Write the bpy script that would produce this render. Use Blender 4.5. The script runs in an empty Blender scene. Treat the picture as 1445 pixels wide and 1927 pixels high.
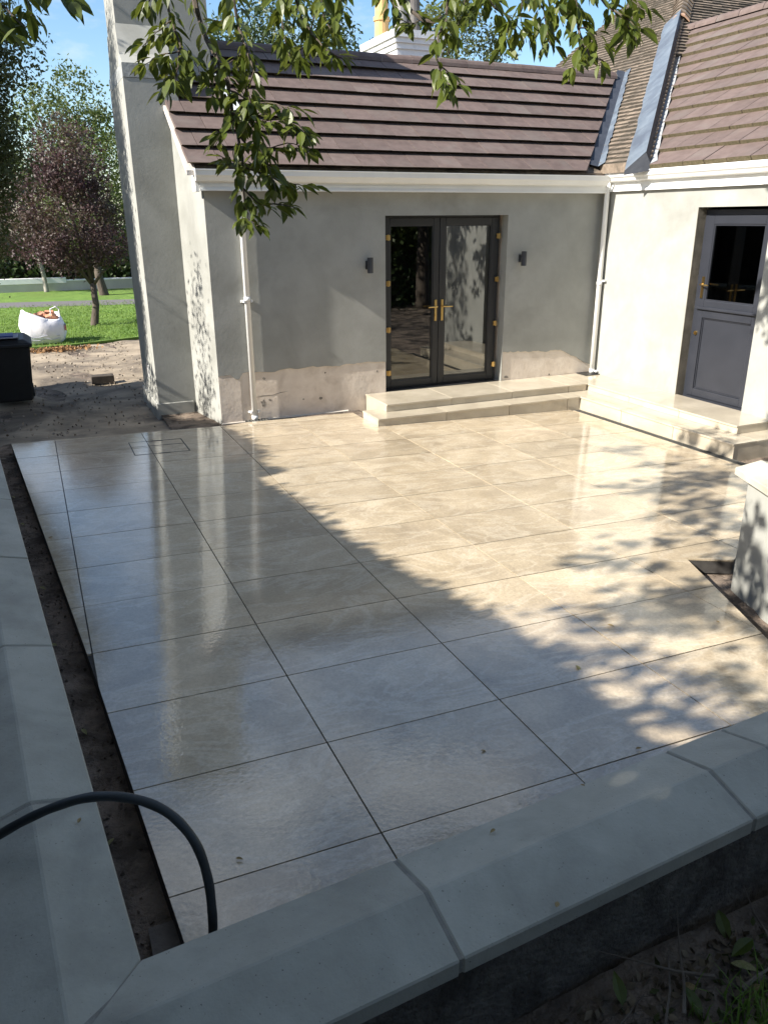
import bpy, bmesh, math, random
import numpy as np
from mathutils import Vector, Matrix
random.seed(7); np.random.seed(7)
S = bpy.context.scene
COL = S.collection
R = math.radians
# ------------------------------------------------------------------ camera
F_PX, YAW, PITCH, ROLL = 1464.24, 0.41343, 0.36092, -0.00714
CAM = Vector((0.8782, -2.1714, 2.1569))
def cam_axes():
    cy, sy, cp, sp = math.cos(YAW), math.sin(YAW), math.cos(PITCH), math.sin(PITCH)
    w = Vector((sy*cp, cy*cp, -sp)); r = Vector((cy, -sy, 0)); u = r.cross(w)
    c, s = math.cos(ROLL), math.sin(ROLL)
    return c*r + s*u, -s*r + c*u, w
CR, CU, CW = cam_axes()
cd = bpy.data.cameras.new('camera'); cam = bpy.data.objects.new('camera', cd); COL.objects.link(cam)
M = Matrix((CR, CU, -CW)).transposed().to_4x4(); M.translation = CAM; cam.matrix_world = M
cd.sensor_fit = 'VERTICAL'; cd.sensor_height = 24.0; cd.lens = 24.0*F_PX/1927.0
cd.clip_start = 0.05; cd.clip_end = 2000
S.camera = cam
def at(x, y, d):                       # photo pixel + depth -> world point
    return CAM + d*(CW + CR*((x-722.5)/F_PX) - CU*((y-963.5)/F_PX))
def project(p):                        # array of points -> photo pixels
    d = np.asarray(p) - np.array(CAM); z = d @ np.array(CW)
    zz = np.where(np.abs(z) < 1e-4, 1e-4, z)
    return 722.5+F_PX*(d @ np.array(CR))/zz, 963.5-F_PX*(d @ np.array(CU))/zz, z
# ------------------------------------------------------------------ light
SUN_EL = R(35); TAN = math.tan(SUN_EL)
LDIR = Vector((1, 0.075, 0)).normalized()*math.cos(SUN_EL) + Vector((0, 0, -math.sin(SUN_EL)))   # travel of the light
W = bpy.data.worlds.new('World'); S.world = W; W.use_nodes = True
wn, wl = W.node_tree.nodes, W.node_tree.links
for n in list(wn): wn.remove(n)
sky = wn.new('ShaderNodeTexSky'); sky.sky_type = 'NISHITA'; sky.sun_disc = False
sky.sun_elevation = SUN_EL; sky.sun_rotation = math.atan2(-LDIR.x, -LDIR.y)
sky.air_density = 1.0; sky.dust_density = 0.6; sky.ozone_density = 1.5
tc = wn.new('ShaderNodeTexCoord')
mp = wn.new('ShaderNodeMapping'); mp.inputs['Scale'].default_value = (1.0, 1.0, 2.4)
nz = wn.new('ShaderNodeTexNoise'); nz.inputs['Scale'].default_value = 2.6; nz.inputs['Detail'].default_value = 9; nz.inputs['Roughness'].default_value = .58
rp = wn.new('ShaderNodeValToRGB'); rp.color_ramp.elements[0].position = .50; rp.color_ramp.elements[1].position = .68
mx = wn.new('ShaderNodeMix'); mx.data_type = 'RGBA'; mx.inputs[7].default_value = (5.4, 5.5, 5.8, 1)
sat = wn.new('ShaderNodeHueSaturation'); sat.inputs['Saturation'].default_value = 1.18; sat.inputs['Value'].default_value = 1.0
bg = wn.new('ShaderNodeBackground'); bg.inputs['Strength'].default_value = 0.08
wo = wn.new('ShaderNodeOutputWorld')
wl.new(tc.outputs['Generated'], mp.inputs[0]); wl.new(mp.outputs[0], nz.inputs['Vector']); wl.new(nz.outputs[0], rp.inputs[0])
wl.new(sky.outputs[0], sat.inputs['Color']); wl.new(sat.outputs[0], mx.inputs[6]); wl.new(rp.outputs[0], mx.inputs[0])
wl.new(mx.outputs[2], bg.inputs[0]); wl.new(bg.outputs[0], wo.inputs[0])
sl = bpy.data.lights.new('sun', 'SUN'); sl.energy = 4.5; sl.angle = R(0.53); sl.color = (1.0, .94, .845)
sun = bpy.data.objects.new('sun', sl); COL.objects.link(sun); sun.rotation_euler = LDIR.to_track_quat('-Z', 'Y').to_euler()
sun.location = (-20, 2, 20)
S.view_settings.view_transform = 'Standard'; S.view_settings.look = 'None'
S.view_settings.exposure = 1.42; S.view_settings.gamma = 1.0; S.view_settings.use_curve_mapping = False
S.cycles.max_bounces = 8; S.cycles.transparent_max_bounces = 12

# ------------------------------------------------------------------ materials
def mat(name, c1, c2=None, scale=4.0, c3=None, scale3=1.2, rough=.7, rvar=0, bump=0.0, bscale=60, bdist=.01,
        spec=.5, metal=0, coat=0, crough=.05, cbump=0, cscale=30, obj=False, ovar=0, detail=6, stretch=None, trans=0, patches=(.45, .62), vein=None, vscale=1.3, speck=0):
    m = bpy.data.materials.new(name); m.use_nodes = True
    n, l = m.node_tree.nodes, m.node_tree.links
    b = n['Principled BSDF']
    b.inputs['Roughness'].default_value = rough; b.inputs['Metallic'].default_value = metal
    b.inputs['Specular IOR Level'].default_value = spec
    if obj:
        t = n.new('ShaderNodeTexCoord'); oi = n.new('ShaderNodeObjectInfo')
        ml = n.new('ShaderNodeMath'); ml.operation = 'MULTIPLY'; ml.inputs[1].default_value = 91.7; l.new(oi.outputs['Random'], ml.inputs[0])
        ad = n.new('ShaderNodeVectorMath'); ad.operation = 'ADD'; l.new(t.outputs['Object'], ad.inputs[0]); l.new(ml.outputs[0], ad.inputs[1])
        vec = ad.outputs[0]
    else:
        g = n.new('ShaderNodeNewGeometry'); vec = g.outputs['Position']
    if stretch:
        mpn = n.new('ShaderNodeMapping'); mpn.inputs['Scale'].default_value = stretch; l.new(vec, mpn.inputs[0]); vec = mpn.outputs[0]
    if c2 is None: c2 = tuple(min(1, x*1.15) for x in c1)
    a = n.new('ShaderNodeTexNoise'); a.inputs['Scale'].default_value = scale; a.inputs['Detail'].default_value = detail; a.inputs['Roughness'].default_value = .62
    l.new(vec, a.inputs['Vector'])
    r = n.new('ShaderNodeValToRGB'); r.color_ramp.elements[0].position = .34; r.color_ramp.elements[1].position = .66
    r.color_ramp.elements[0].color = (*c1, 1); r.color_ramp.elements[1].color = (*c2, 1)
    l.new(a.outputs[0], r.inputs[0]); colr = r.outputs[0]
    if c3 is not None:
        a3 = n.new('ShaderNodeTexNoise'); a3.inputs['Scale'].default_value = scale3; a3.inputs['Detail'].default_value = 7; a3.inputs['Roughness'].default_value = .6
        a3.inputs['Distortion'].default_value = .6
        l.new(vec, a3.inputs['Vector'])
        r3 = n.new('ShaderNodeValToRGB'); r3.color_ramp.elements[0].position = patches[0]; r3.color_ramp.elements[1].position = patches[1]
        l.new(a3.outputs[0], r3.inputs[0])
        x = n.new('ShaderNodeMix'); x.data_type = 'RGBA'; x.inputs[7].default_value = (*c3, 1)
        l.new(r3.outputs[0], x.inputs[0]); l.new(colr, x.inputs[6]); colr = x.outputs[2]
    if vein:
        vm = n.new('ShaderNodeMapping'); vm.inputs['Scale'].default_value = (1.0, 2.3, 1.0); vm.inputs['Rotation'].default_value = (0, 0, .6); l.new(vec, vm.inputs[0])
        vn_ = n.new('ShaderNodeTexNoise'); vn_.inputs['Scale'].default_value = vscale; vn_.inputs['Detail'].default_value = 8; vn_.inputs['Roughness'].default_value = .6; vn_.inputs['Distortion'].default_value = 1.4
        l.new(vm.outputs[0], vn_.inputs['Vector'])
        vr = n.new('ShaderNodeValToRGB'); e = vr.color_ramp.elements; e[0].position = .455; e[0].color = (0, 0, 0, 1); e[1].position = .545; e[1].color = (0, 0, 0, 1)
        k_ = e.new(.50); k_.color = (.40, .40, .40, 1)
        l.new(vn_.outputs[0], vr.inputs[0])
        vx = n.new('ShaderNodeMix'); vx.data_type = 'RGBA'; vx.inputs[7].default_value = (*vein, 1); l.new(vr.outputs[0], vx.inputs[0]); l.new(colr, vx.inputs[6]); colr = vx.outputs[2]
        fn = n.new('ShaderNodeTexNoise'); fn.inputs['Scale'].default_value = 55; fn.inputs['Detail'].default_value = 6; fn.inputs['Roughness'].default_value = .75; l.new(vec, fn.inputs['Vector'])
        fr = n.new('ShaderNodeMapRange'); fr.inputs['From Min'].default_value = .3; fr.inputs['From Max'].default_value = .7; fr.inputs['To Min'].default_value = .80; fr.inputs['To Max'].default_value = 1.18; l.new(fn.outputs[0], fr.inputs['Value'])
        fm = n.new('ShaderNodeHueSaturation'); l.new(fr.outputs[0], fm.inputs['Value']); l.new(colr, fm.inputs['Color']); colr = fm.outputs[0]
    if ovar:
        orr = n.new('ShaderNodeMapRange'); orr.inputs['To Min'].default_value = 1-ovar; orr.inputs['To Max'].default_value = 1+ovar; l.new(oi.outputs['Random'], orr.inputs['Value'])
        oh = n.new('ShaderNodeHueSaturation'); l.new(orr.outputs[0], oh.inputs['Value']); l.new(colr, oh.inputs['Color']); colr = oh.outputs[0]
    if speck:
        sn = n.new('ShaderNodeTexNoise'); sn.inputs['Scale'].default_value = 130; sn.inputs['Detail'].default_value = 2; l.new(vec, sn.inputs['Vector'])
        sr = n.new('ShaderNodeValToRGB'); sr.color_ramp.elements[0].position = .70; sr.color_ramp.elements[1].position = .76; l.new(sn.outputs[0], sr.inputs[0])
        sm_ = n.new('ShaderNodeMath'); sm_.operation = 'MULTIPLY'; sm_.inputs[1].default_value = speck; l.new(sr.outputs[0], sm_.inputs[0])
        sx = n.new('ShaderNodeMix'); sx.data_type = 'RGBA'; sx.inputs[7].default_value = (.06, .055, .045, 1); l.new(sm_.outputs[0], sx.inputs[0]); l.new(colr, sx.inputs[6]); colr = sx.outputs[2]
    l.new(colr, b.inputs['Base Color'])
    if rvar:
        rr = n.new('ShaderNodeMapRange'); rr.inputs['To Min'].default_value = max(0, rough-rvar); rr.inputs['To Max'].default_value = rough+rvar
        rr.inputs['From Min'].default_value = .3; rr.inputs['From Max'].default_value = .7
        l.new(a.outputs[0], rr.inputs['Value']); l.new(rr.outputs[0], b.inputs['Roughness'])
    if bump:
        bn = n.new('ShaderNodeTexNoise'); bn.inputs['Scale'].default_value = bscale; bn.inputs['Detail'].default_value = 5; bn.inputs['Roughness'].default_value = .6
        l.new(vec, bn.inputs['Vector'])
        bp = n.new('ShaderNodeBump'); bp.inputs['Strength'].default_value = bump; bp.inputs['Distance'].default_value = bdist
        l.new(bn.outputs[0], bp.inputs['Height']); l.new(bp.outputs[0], b.inputs['Normal'])
    if coat:
        b.inputs['Coat Weight'].default_value = coat; b.inputs['Coat Roughness'].default_value = crough; b.inputs['Coat IOR'].default_value = 1.85
        if cbump:
            cn = n.new('ShaderNodeTexNoise'); cn.inputs['Scale'].default_value = cscale; cn.inputs['Detail'].default_value = 3
            l.new(vec, cn.inputs['Vector'])
            cb = n.new('ShaderNodeBump'); cb.inputs['Strength'].default_value = cbump; cb.inputs['Distance'].default_value = .01
            l.new(cn.outputs[0], cb.inputs['Height']); l.new(cb.outputs[0], b.inputs['Coat Normal'])
    if trans:
        tr = n.new('ShaderNodeBsdfTranslucent'); ms = n.new('ShaderNodeMixShader'); ms.inputs[0].default_value = trans
        hs = n.new('ShaderNodeHueSaturation'); hs.inputs['Value'].default_value = 1.5; hs.inputs['Hue'].default_value = .485
        l.new(colr, hs.inputs['Color']); l.new(hs.outputs[0], tr.inputs[0])
        out = n['Material Output']; l.new(b.outputs[0], ms.inputs[1]); l.new(tr.outputs[0], ms.inputs[2]); l.new(ms.outputs[0], out.inputs[0])
    return m
RENDER = mat('cement_render', (.265, .267, .243), (.325, .326, .302), 2.0, c3=(.20, .20, .18), scale3=.8, rough=.85, bump=.25, bscale=22, bdist=.006, patches=(.5, .78))
BASECOAT = mat('rough_basecoat', (.64, .555, .465), (.72, .635, .54), 7, c3=(.52, .44, .36), scale3=3, rough=.9, bump=.35, bscale=16, bdist=.010, patches=(.5, .7))
PLINTHM = mat('damp_plinth', (.20, .18, .15), (.34, .31, .27), 6, c3=(.10, .085, .07), scale3=5, rough=.9, bump=.6, bscale=30)
TILE = mat('porcelain_paving', (.43, .348, .235), (.55, .455, .32), 2.6, c3=(.335, .27, .185), scale3=2.4, rough=.6, rvar=.1, bump=.55, bscale=32, bdist=.007, spec=.2, vein=(.66, .58, .45), ovar=.08,
           coat=1, crough=.008, cbump=.055, cscale=48, obj=True, detail=9, patches=(.45, .75))
STEP = mat('porcelain_step', (.42, .37, .28), (.52, .46, .36), 2.5, c3=(.36, .31, .235), scale3=2.4, rough=.4, bump=.2, bscale=24, bdist=.004, coat=.6, crough=.08, cbump=.08, cscale=30, obj=True, detail=9, patches=(.45, .75))
EDGE = mat('step_trim', (.10, .085, .07), rough=.5)
GROUT = mat('dark_joint', (.035, .032, .03), (.06, .055, .05), 20, rough=.8)
SOIL = mat('soil', (.13, .10, .075), (.24, .185, .14), 5, c3=(.06, .045, .034), scale3=3, rough=.95, bump=1, bscale=35, bdist=.03)
TRENCH = mat('trench_soil', (.17, .128, .095), (.30, .23, .175), 6, c3=(.10, .075, .055), scale3=4, rough=.95, bump=1, bscale=35, bdist=.03)
YARD = mat('yard_dirt', (.21, .168, .12), (.36, .295, .215), 2.6, c3=(.10, .08, .06), scale3=.9, rough=.95, bump=.4, bscale=55, bdist=.01)
STONE = mat('cast_stone', (.35, .33, .27), (.44, .42, .35), 5, c3=(.25, .24, .20), scale3=2.6, rough=.72, bump=.45, bscale=90, bdist=.003, obj=True, ovar=.06, patches=(.5, .8), speck=.8)
MORTAR = mat('mortar', (.22, .205, .175), (.30, .28, .24), 20, rough=.95, bump=.5, bscale=80)
BLOCK = mat('concrete_block', (.13, .11, .09), (.22, .19, .155), 12, c3=(.085, .07, .055), scale3=5, rough=.95, bump=1, bscale=45, bdist=.03)
WHITEP = mat('white_plastic', (.74, .74, .72), (.80, .80, .78), 3, rough=.35)
ROOFT = mat('roof_tile', (.092, .065, .057), (.130, .094, .083), 9, c3=(.135, .113, .10), scale3=1.6, rough=.75, bump=.3, bscale=120, bdist=.003, obj=True, ovar=.11, patches=(.5, .8))
MOSS = mat('mossy_tile_butt', (.085, .075, .035), (.15, .12, .075), 30, rough=.95, bump=.8, bscale=90)
PLAIN = mat('old_plain_tile', (.15, .115, .085), (.235, .185, .14), 14, c3=(.10, .08, .06), scale3=4, rough=.85, bump=.5, bscale=60)
TERRA = mat('terracotta', (.42, .25, .16), (.52, .34, .23), 6, rough=.8, bump=.3)
LEAD = mat('lead_sheet', (.085, .108, .138), (.14, .168, .20), 6, c3=(.07, .085, .11), scale3=2.5, rough=.5, bump=.4, bscale=20, bdist=.01)
LEADSHADE = mat('lead_shade', (.022, .026, .036), (.035, .04, .052), 8, rough=.55, bump=.3, bscale=20)  # lead darkened in colour to stand for its shaded strips and upstand
ANTHR = mat('anthracite_frame', (.014, .0145, .016), (.019, .0195, .021), 3, rough=.42)
GREYD = mat('grey_door_paint', (.021, .0235, .031), (.026, .0285, .037), 3, rough=.38)
BRASS = mat('brass', (.62, .42, .15), (.72, .50, .20), 5, rough=.28, metal=1)
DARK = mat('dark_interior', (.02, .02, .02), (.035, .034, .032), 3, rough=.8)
CURTAIN = mat('curtain', (.20, .19, .16), (.26, .25, .21), 8, rough=.9)
BLACKP = mat('black_plastic', (.012, .012, .013), (.02, .02, .021), 5, rough=.45)
LAMPM = mat('lamp_metal', (.035, .037, .042), rough=.4)
RUBBER = mat('hose_rubber', (.022, .026, .028), (.035, .04, .042), 12, rough=.5)
IRON = mat('drain_iron', (.06, .06, .055), (.10, .10, .09), 20, rough=.6, bump=.4)
GRASS = mat('lawn_grass', (.085, .17, .02), (.15, .25, .035), 3, c3=(.11, .18, .025), scale3=.5, rough=.9, bump=1, bscale=60, bdist=.03)
BLADE = mat('grass_blade', (.08, .16, .02), (.15, .24, .035), 2, rough=.7, trans=.3)
TARMAC = mat('tarmac', (.10, .095, .10), (.14, .13, .135), 20, rough=.9)
WHITEW = mat('painted_wall', (.42, .40, .37), (.5, .48, .44), 2, rough=.85, bump=.2)
WHITEC = mat('white_masonry', (.74, .74, .76), (.80, .80, .82), 5, c3=(.52, .52, .52), scale3=4, rough=.7, bump=.2, patches=(.6, .8))
BARK = mat('bark', (.055, .042, .032), (.10, .08, .062), 12, rough=.95, bump=1, bscale=25, bdist=.02, stretch=(1, 1, .25))
PALEBARK = mat('pale_bark', (.22, .20, .17), (.32, .30, .26), 8, rough=.9, bump=.5)
LEAF = mat('ash_leaf', (.045, .070, .009), (.105, .130, .018), 9, rough=.42, trans=.34, spec=.4)
LEAFD = mat('evergreen_leaf', (.030, .052, .016), (.060, .092, .026), 5, rough=.5, trans=.22)
LEAFO = mat('olive_leaf', (.045, .062, .018), (.095, .115, .036), 4, rough=.5, trans=.3)
LEAFG = mat('green_leaf', (.042, .072, .014), (.088, .118, .024), 3, rough=.55, trans=.3)
LEAFP = mat('plum_leaf', (.040, .020, .025), (.085, .045, .045), 3, c3=(.065, .052, .028), scale3=1.2, rough=.55, trans=.25)
DRYLEAF = mat('dry_leaf', (.20, .15, .06), (.36, .26, .12), 15, rough=.8, trans=.15, obj=True)
PALELEAF = mat('faded_leaf', (.20, .20, .07), (.32, .28, .13), 15, rough=.8, trans=.15, obj=True)
TWIGM = mat('dead_twig', (.10, .075, .055), (.19, .155, .12), 15, rough=.9)
MOSSG = mat('moss', (.045, .06, .015), (.09, .10, .03), 12, rough=.95, bump=1, bscale=80)
BAGW = mat('woven_bag', (.78, .78, .82), (.84, .84, .87), 12, rough=.6, bump=.3, bscale=60)
REDP = mat('red_print', (.60, .07, .06), rough=.6)
BLUEP = mat('blue_print', (.03, .05, .20), (.04, .06, .28), 5, rough=.5)
RUBBLE = mat('broken_terracotta', (.34, .15, .09), (.50, .25, .15), 8, rough=.85, obj=True)
PEBBLE = mat('pebble', (.16, .13, .10), (.30, .25, .20), 14, rough=.9)
def glass_mat(name, refl, tint):
    m = bpy.data.materials.new(name); m.use_nodes = True; n, l = m.node_tree.nodes, m.node_tree.links
    n.remove(n['Principled BSDF']); out = n['Material Output']
    t = n.new('ShaderNodeBsdfTransparent'); t.inputs[0].default_value = (*tint, 1)
    g = n.new('ShaderNodeBsdfGlossy'); g.inputs['Roughness'].default_value = .012; g.inputs[0].default_value = (.95, .97, .96, 1)
    f = n.new('ShaderNodeFresnel'); f.inputs['IOR'].default_value = refl
    x = n.new('ShaderNodeMixShader'); l.new(f.outputs[0], x.inputs[0]); l.new(t.outputs[0], x.inputs[1]); l.new(g.outputs[0], x.inputs[2]); l.new(x.outputs[0], out.inputs[0])
    return m
GLASS = glass_mat('double_glazing', 2.5, (.55, .58, .55))
GLASSD = glass_mat('door_glazing', 2.5, (.30, .31, .31))

# ------------------------------------------------------------------ helpers
class MB:
    def __init__(s): s.v = []; s.f = []; s.m = []
    def face(s, pts, mi=0):
        i = len(s.v); s.v += [tuple(p) for p in pts]; s.f.append(tuple(range(i, i+len(pts)))); s.m.append(mi)
    def prism(s, bot, top, mi=0, cap=True, side_mi=None):
        n = len(bot); i = len(s.v); s.v += [tuple(p) for p in bot] + [tuple(p) for p in top]
        sm = mi if side_mi is None else side_mi
        for k in range(n):
            j = (k+1) % n; s.f.append((i+k, i+j, i+n+j, i+n+k)); s.m.append(sm)
        if cap:
            s.f.append(tuple(range(i+n-1, i-1, -1))); s.m.append(mi); s.f.append(tuple(range(i+n, i+2*n))); s.m.append(mi)
    def box(s, x0, x1, y0, y1, z0, z1, mi=0):
        b = [(x0, y0), (x1, y0), (x1, y1), (x0, y1)]
        s.prism([(*p, z0) for p in b], [(*p, z1) for p in b], mi)
    def xz(s, poly, y0, y1, mi=0):
        s.prism([(x, y0, z) for x, z in poly], [(x, y1, z) for x, z in poly], mi)
    def yz(s, poly, x0, x1, mi=0):
        s.prism([(x0, y, z) for y, z in poly], [(x1, y, z) for y, z in poly], mi)
    def tube(s, pts, r, n=8, mi=0):
        pts = [Vector(p) for p in pts]; rs = r if hasattr(r, '__len__') else [r]*len(pts)
        base = len(s.v); up = Vector((.13, .21, .97))
        for k, p in enumerate(pts):
            d = (pts[min(k+1, len(pts)-1)]-pts[max(k-1, 0)]).normalized()
            a = d.cross(up)
            if a.length < .05: a = d.cross(Vector((1, 0, 0)))
            a.normalize(); b = d.cross(a)
            for q in range(n):
                t = 2*math.pi*q/n; s.v.append(tuple(p+rs[k]*(math.cos(t)*a+math.sin(t)*b)))
        for k in range(len(pts)-1):
            for q in range(n):
                j = (q+1) % n; s.f.append((base+k*n+q, base+k*n+j, base+(k+1)*n+j, base+(k+1)*n+q)); s.m.append(mi)
        s.f.append(tuple(base+q for q in range(n))[::-1]); s.m.append(mi)
        e = base+(len(pts)-1)*n; s.f.append(tuple(e+q for q in range(n))); s.m.append(mi)
    def mesh(s, name, mats, smooth=False, bevel=0):
        me = bpy.data.meshes.new(name); me.from_pydata(s.v, [], s.f)
        for m in (mats if isinstance(mats, (list, tuple)) else [mats]): me.materials.append(m)
        me.polygons.foreach_set('material_index', s.m)
        bm = bmesh.new(); bm.from_mesh(me)
        bmesh.ops.recalc_face_normals(bm, faces=bm.faces)
        if bevel: bmesh.ops.bevel(bm, geom=list(bm.edges), offset=bevel, segments=1, affect='EDGES', profile=.5, clamp_overlap=True)
        bm.to_mesh(me); bm.free()
        if smooth: me.polygons.foreach_set('use_smooth', [True]*len(me.polygons))
        me.update(); return me
    def build(s, name, mats, parent=None, smooth=False, bevel=0):
        return link(name, s.mesh(name, mats, smooth, bevel), parent)
def link(name, me, parent=None):
    o = bpy.data.objects.new(name, me); COL.objects.link(o)
    if parent: adopt(o, parent)
    return o
WORLD = {}
def adopt(o, parent):                      # keep world coordinates under a translated Empty
    o.parent = parent
    q, t = parent, Vector((0, 0, 0))
    while q: t += q.location if q.type == 'EMPTY' else Vector((0, 0, 0)); q = q.parent
    o.matrix_parent_inverse = Matrix.Translation(-t) if parent.type == 'EMPTY' else Matrix()
def tag(o, label=None, cat=None, group=None, kind=None):
    if label: o['label'] = label
    if cat: o['category'] = cat
    if group: o['group'] = group
    if kind: o['kind'] = kind
    return o
def thing(name, loc, label, cat, group=None):
    o = bpy.data.objects.new(name, None); COL.objects.link(o); o.location = loc; o.empty_display_size = .1
    return tag(o, label, cat, group)
def stuff(o): o['kind'] = 'stuff'; return o
def struct(o, label=None): o['kind'] = 'structure'; return tag(o, label)
def grid_sheet(name, x0, x1, y0, y1, nx, ny, zf, m, parent=None):
    xs = np.linspace(x0, x1, nx); ys = np.linspace(y0, y1, ny); X, Y = np.meshgrid(xs, ys); Z = zf(X, Y)
    v = np.stack([X, Y, Z], -1).reshape(-1, 3); f = []
    for j in range(ny-1):
        for i in range(nx-1):
            a = j*nx+i; f.append((a, a+1, a+nx+1, a+nx))
    me = bpy.data.meshes.new(name); me.from_pydata(v.tolist(), [], f); me.materials.append(m)
    me.polygons.foreach_set('use_smooth', [True]*len(f)); me.update()
    return link(name, me, parent)
def vnoise(X, Y, seed, sc):               # cheap smooth noise for ground sheets
    rs = np.random.RandomState(seed); out = 0*X
    for k in range(9):
        a = rs.uniform(0, 6.28); w = sc*rs.uniform(.6, 2.2); out = out+np.sin((X*math.cos(a)+Y*math.sin(a))*w+rs.uniform(0, 6.28))/ (1+.4*k)
    return out/3.5
def leaves_mesh(name, pts, size, m, aspect=.45, seed=0, droop=0, var=.35):
    rs = np.random.RandomState(seed); n = len(pts); pts = np.asarray(pts)
    d = rs.normal(size=(n, 3)); d[:, 2] -= droop; d /= np.linalg.norm(d, axis=1)[:, None]
    e = rs.normal(size=(n, 3)); e -= (e*d).sum(1)[:, None]*d; e /= np.linalg.norm(e, axis=1)[:, None]
    s = (size*(1+rs.uniform(-var, var, n)))[:, None]
    a = pts-d*s*.5; b = pts+e*s*aspect*.5; c = pts+d*s*.5; f = pts-e*s*aspect*.5
    V = np.stack([a, b, c, f], 1).reshape(-1, 3)
    me = bpy.data.meshes.new(name); me.vertices.add(4*n); me.vertices.foreach_set('co', V.ravel())
    me.loops.add(4*n); me.loops.foreach_set('vertex_index', np.arange(4*n)); me.polygons.add(n)
    me.polygons.foreach_set('loop_start', np.arange(0, 4*n, 4)); me.polygons.foreach_set('loop_total', np.full(n, 4))
    me.materials.append(m); me.update(calc_edges=True); return me
def clip_poly(poly, side):                # Sutherland-Hodgman, side(p) >= 0 kept
    out = []
    for i in range(len(poly)):
        a, b = poly[i], poly[(i+1) % len(poly)]; sa, sb = side(a), side(b)
        if sa >= 0: out.append(a)
        if (sa < 0) != (sb < 0):
            t = sa/(sa-sb); out.append((a[0]+(b[0]-a[0])*t, a[1]+(b[1]-a[1])*t))
    return out
def area(p): return .5*sum(p[i][0]*p[(i+1) % len(p)][1]-p[(i+1) % len(p)][0]*p[i][1] for i in range(len(p)))

SX, SY = -0.0287, -0.0065                  # fall of the paving
def pz(x, y): return SX*x+SY*y
GZ = -.25                                  # yard level

# ------------------------------------------------------------------ ground, lawn, road
def gz(X, Y):
    z = GZ+.012*vnoise(X, Y, 3, 3)
    # up to the paving at the near side
    t = np.clip((8.6-Y)/2.2, 0, 1); return z+t*.10-np.where((Y < 6.5), .06, 0)
g = grid_sheet('ground', -60, 80, -40, 140, 90, 110, lambda X, Y: GZ-.03+0*X, SOIL); struct(g, 'brown earth reaching out under the whole garden')
yd = grid_sheet('yard', -3.0, 4.2, 6.6, 16.2, 90, 110, lambda X, Y: GZ-.02+.02*vnoise(X, Y, 3, 4)+np.clip((8.2-Y)/1.5, 0, 1)*.10, YARD)
struct(yd, 'bare trampled dirt between the house end and the lawn')
lw = MB(); lw.prism([(-12, 15.1, GZ-.02), (1.4, 15.15, GZ-.02), (2.85, 15.7, GZ-.02), (14, 18, GZ-.02), (14, 24.6, GZ-.02), (-12, 26.6, GZ-.02)],
                    [(-12, 15.1, GZ+.03), (1.4, 15.15, GZ+.03), (2.85, 15.7, GZ+.03), (14, 18, GZ+.03), (14, 22.0, GZ+.03), (-12, 28.2, GZ+.03)])
struct(lw.build('lawn', GRASS), 'bright green mown lawn beyond the yard')
rd = MB(); rd.face([(-30, 29.2, GZ+.034), (-30, 31.2, GZ+.034), (30, 19.6, GZ+.034), (30, 18.2, GZ+.034)]); struct(rd.build('road', TARMAC), 'narrow grey lane behind the lawn')
vg = MB(); vg.face([(-30, 31.2, GZ+.03), (-30, 40, GZ+.03), (30, 40, GZ+.03), (30, 19.6, GZ+.03)]); struct(vg.build('verge', GRASS), 'grass verge in front of the low wall')
n = 16000
p = np.stack([np.random.uniform(0, 5.2, n), 15.2+np.random.beta(1, 1.6, n)*9, np.full(n, GZ+.05)], -1)
p = p[p[:, 1] > 15.2+.38*np.clip(p[:, 0]-1.4, 0, 9)]
stuff(link('grass_blades', leaves_mesh('grass_blades', p, .07, BLADE, .18, 5, -1.5)))
n = 900
p = np.stack([np.random.uniform(.2, 2.6, n), np.random.uniform(7.3, 15.2, n), np.full(n, GZ+.012)], -1)
p[:, 2] += np.clip((8.2-p[:, 1])/1.5, 0, 1)*.1
stuff(link('gravel', leaves_mesh('gravel', p, .035, PEBBLE, .8, 6)))

# ------------------------------------------------------------------ patio
outline = [(1.045, -.45), (.905, 1.52), (.475, 6.742), (2.86, 6.80), (3.0, 6.87), (4.455, 6.945), (4.455, 6.14), (7.27, 6.14), (7.27, 3.30),
           (7.27, 2.7), (5.23, 1.498), (4.929, 1.647), (4.482, .546), (4.08, -.45)]
bed = MB(); bed.prism([(x, y, pz(x, y)-.11) for x, y in outline], [(x, y, pz(x, y)-.012) for x, y in outline])
patio = bed.build('patio', GROUT); struct(patio, 'patio of large beige porcelain slabs, wet and glossy')
TW, TD, J, TH = .905, .61, .0035, .020
def slab_mesh(poly, ox, oy):
    mb = MB(); mb.prism([(x-ox, y-oy, SX*(x-ox)+SY*(y-oy)-TH) for x, y in poly], [(x-ox, y-oy, SX*(x-ox)+SY*(y-oy)) for x, y in poly])
    return mb.mesh('paving_slab', TILE)
full = None
for i in range(0, 9):
    for j in range(-1, 12):
        x0, x1, y0, y1 = i*TW+J, (i+1)*TW-J, j*TD+J, (j+1)*TD-J
        q = outline
        for sd in (lambda p: p[0]-x0, lambda p: x1-p[0], lambda p: p[1]-y0, lambda p: y1-p[1]):
            q = clip_poly(q, sd)
            if len(q) < 3: break
        if len(q) < 3 or abs(area(q)) < .004: continue
        q = [p for k, p in enumerate(q) if (Vector(p)-Vector(q[k-1])).length > 1e-4]
        cx, cy = i*TW, j*TD
        if abs(abs(area(q))-(x1-x0)*(y1-y0)) < 1e-5:
            if full is None: full = slab_mesh([(x0, y0), (x1, y0), (x1, y1), (x0, y1)], cx, cy)
            me = full
        else: me = slab_mesh(q, cx, cy)
        o = bpy.data.objects.new('paving_slab', me); COL.objects.link(o); o.parent = patio
        o.location = (cx, cy, pz(cx, cy)+random.uniform(-.0008, .0008))

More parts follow.
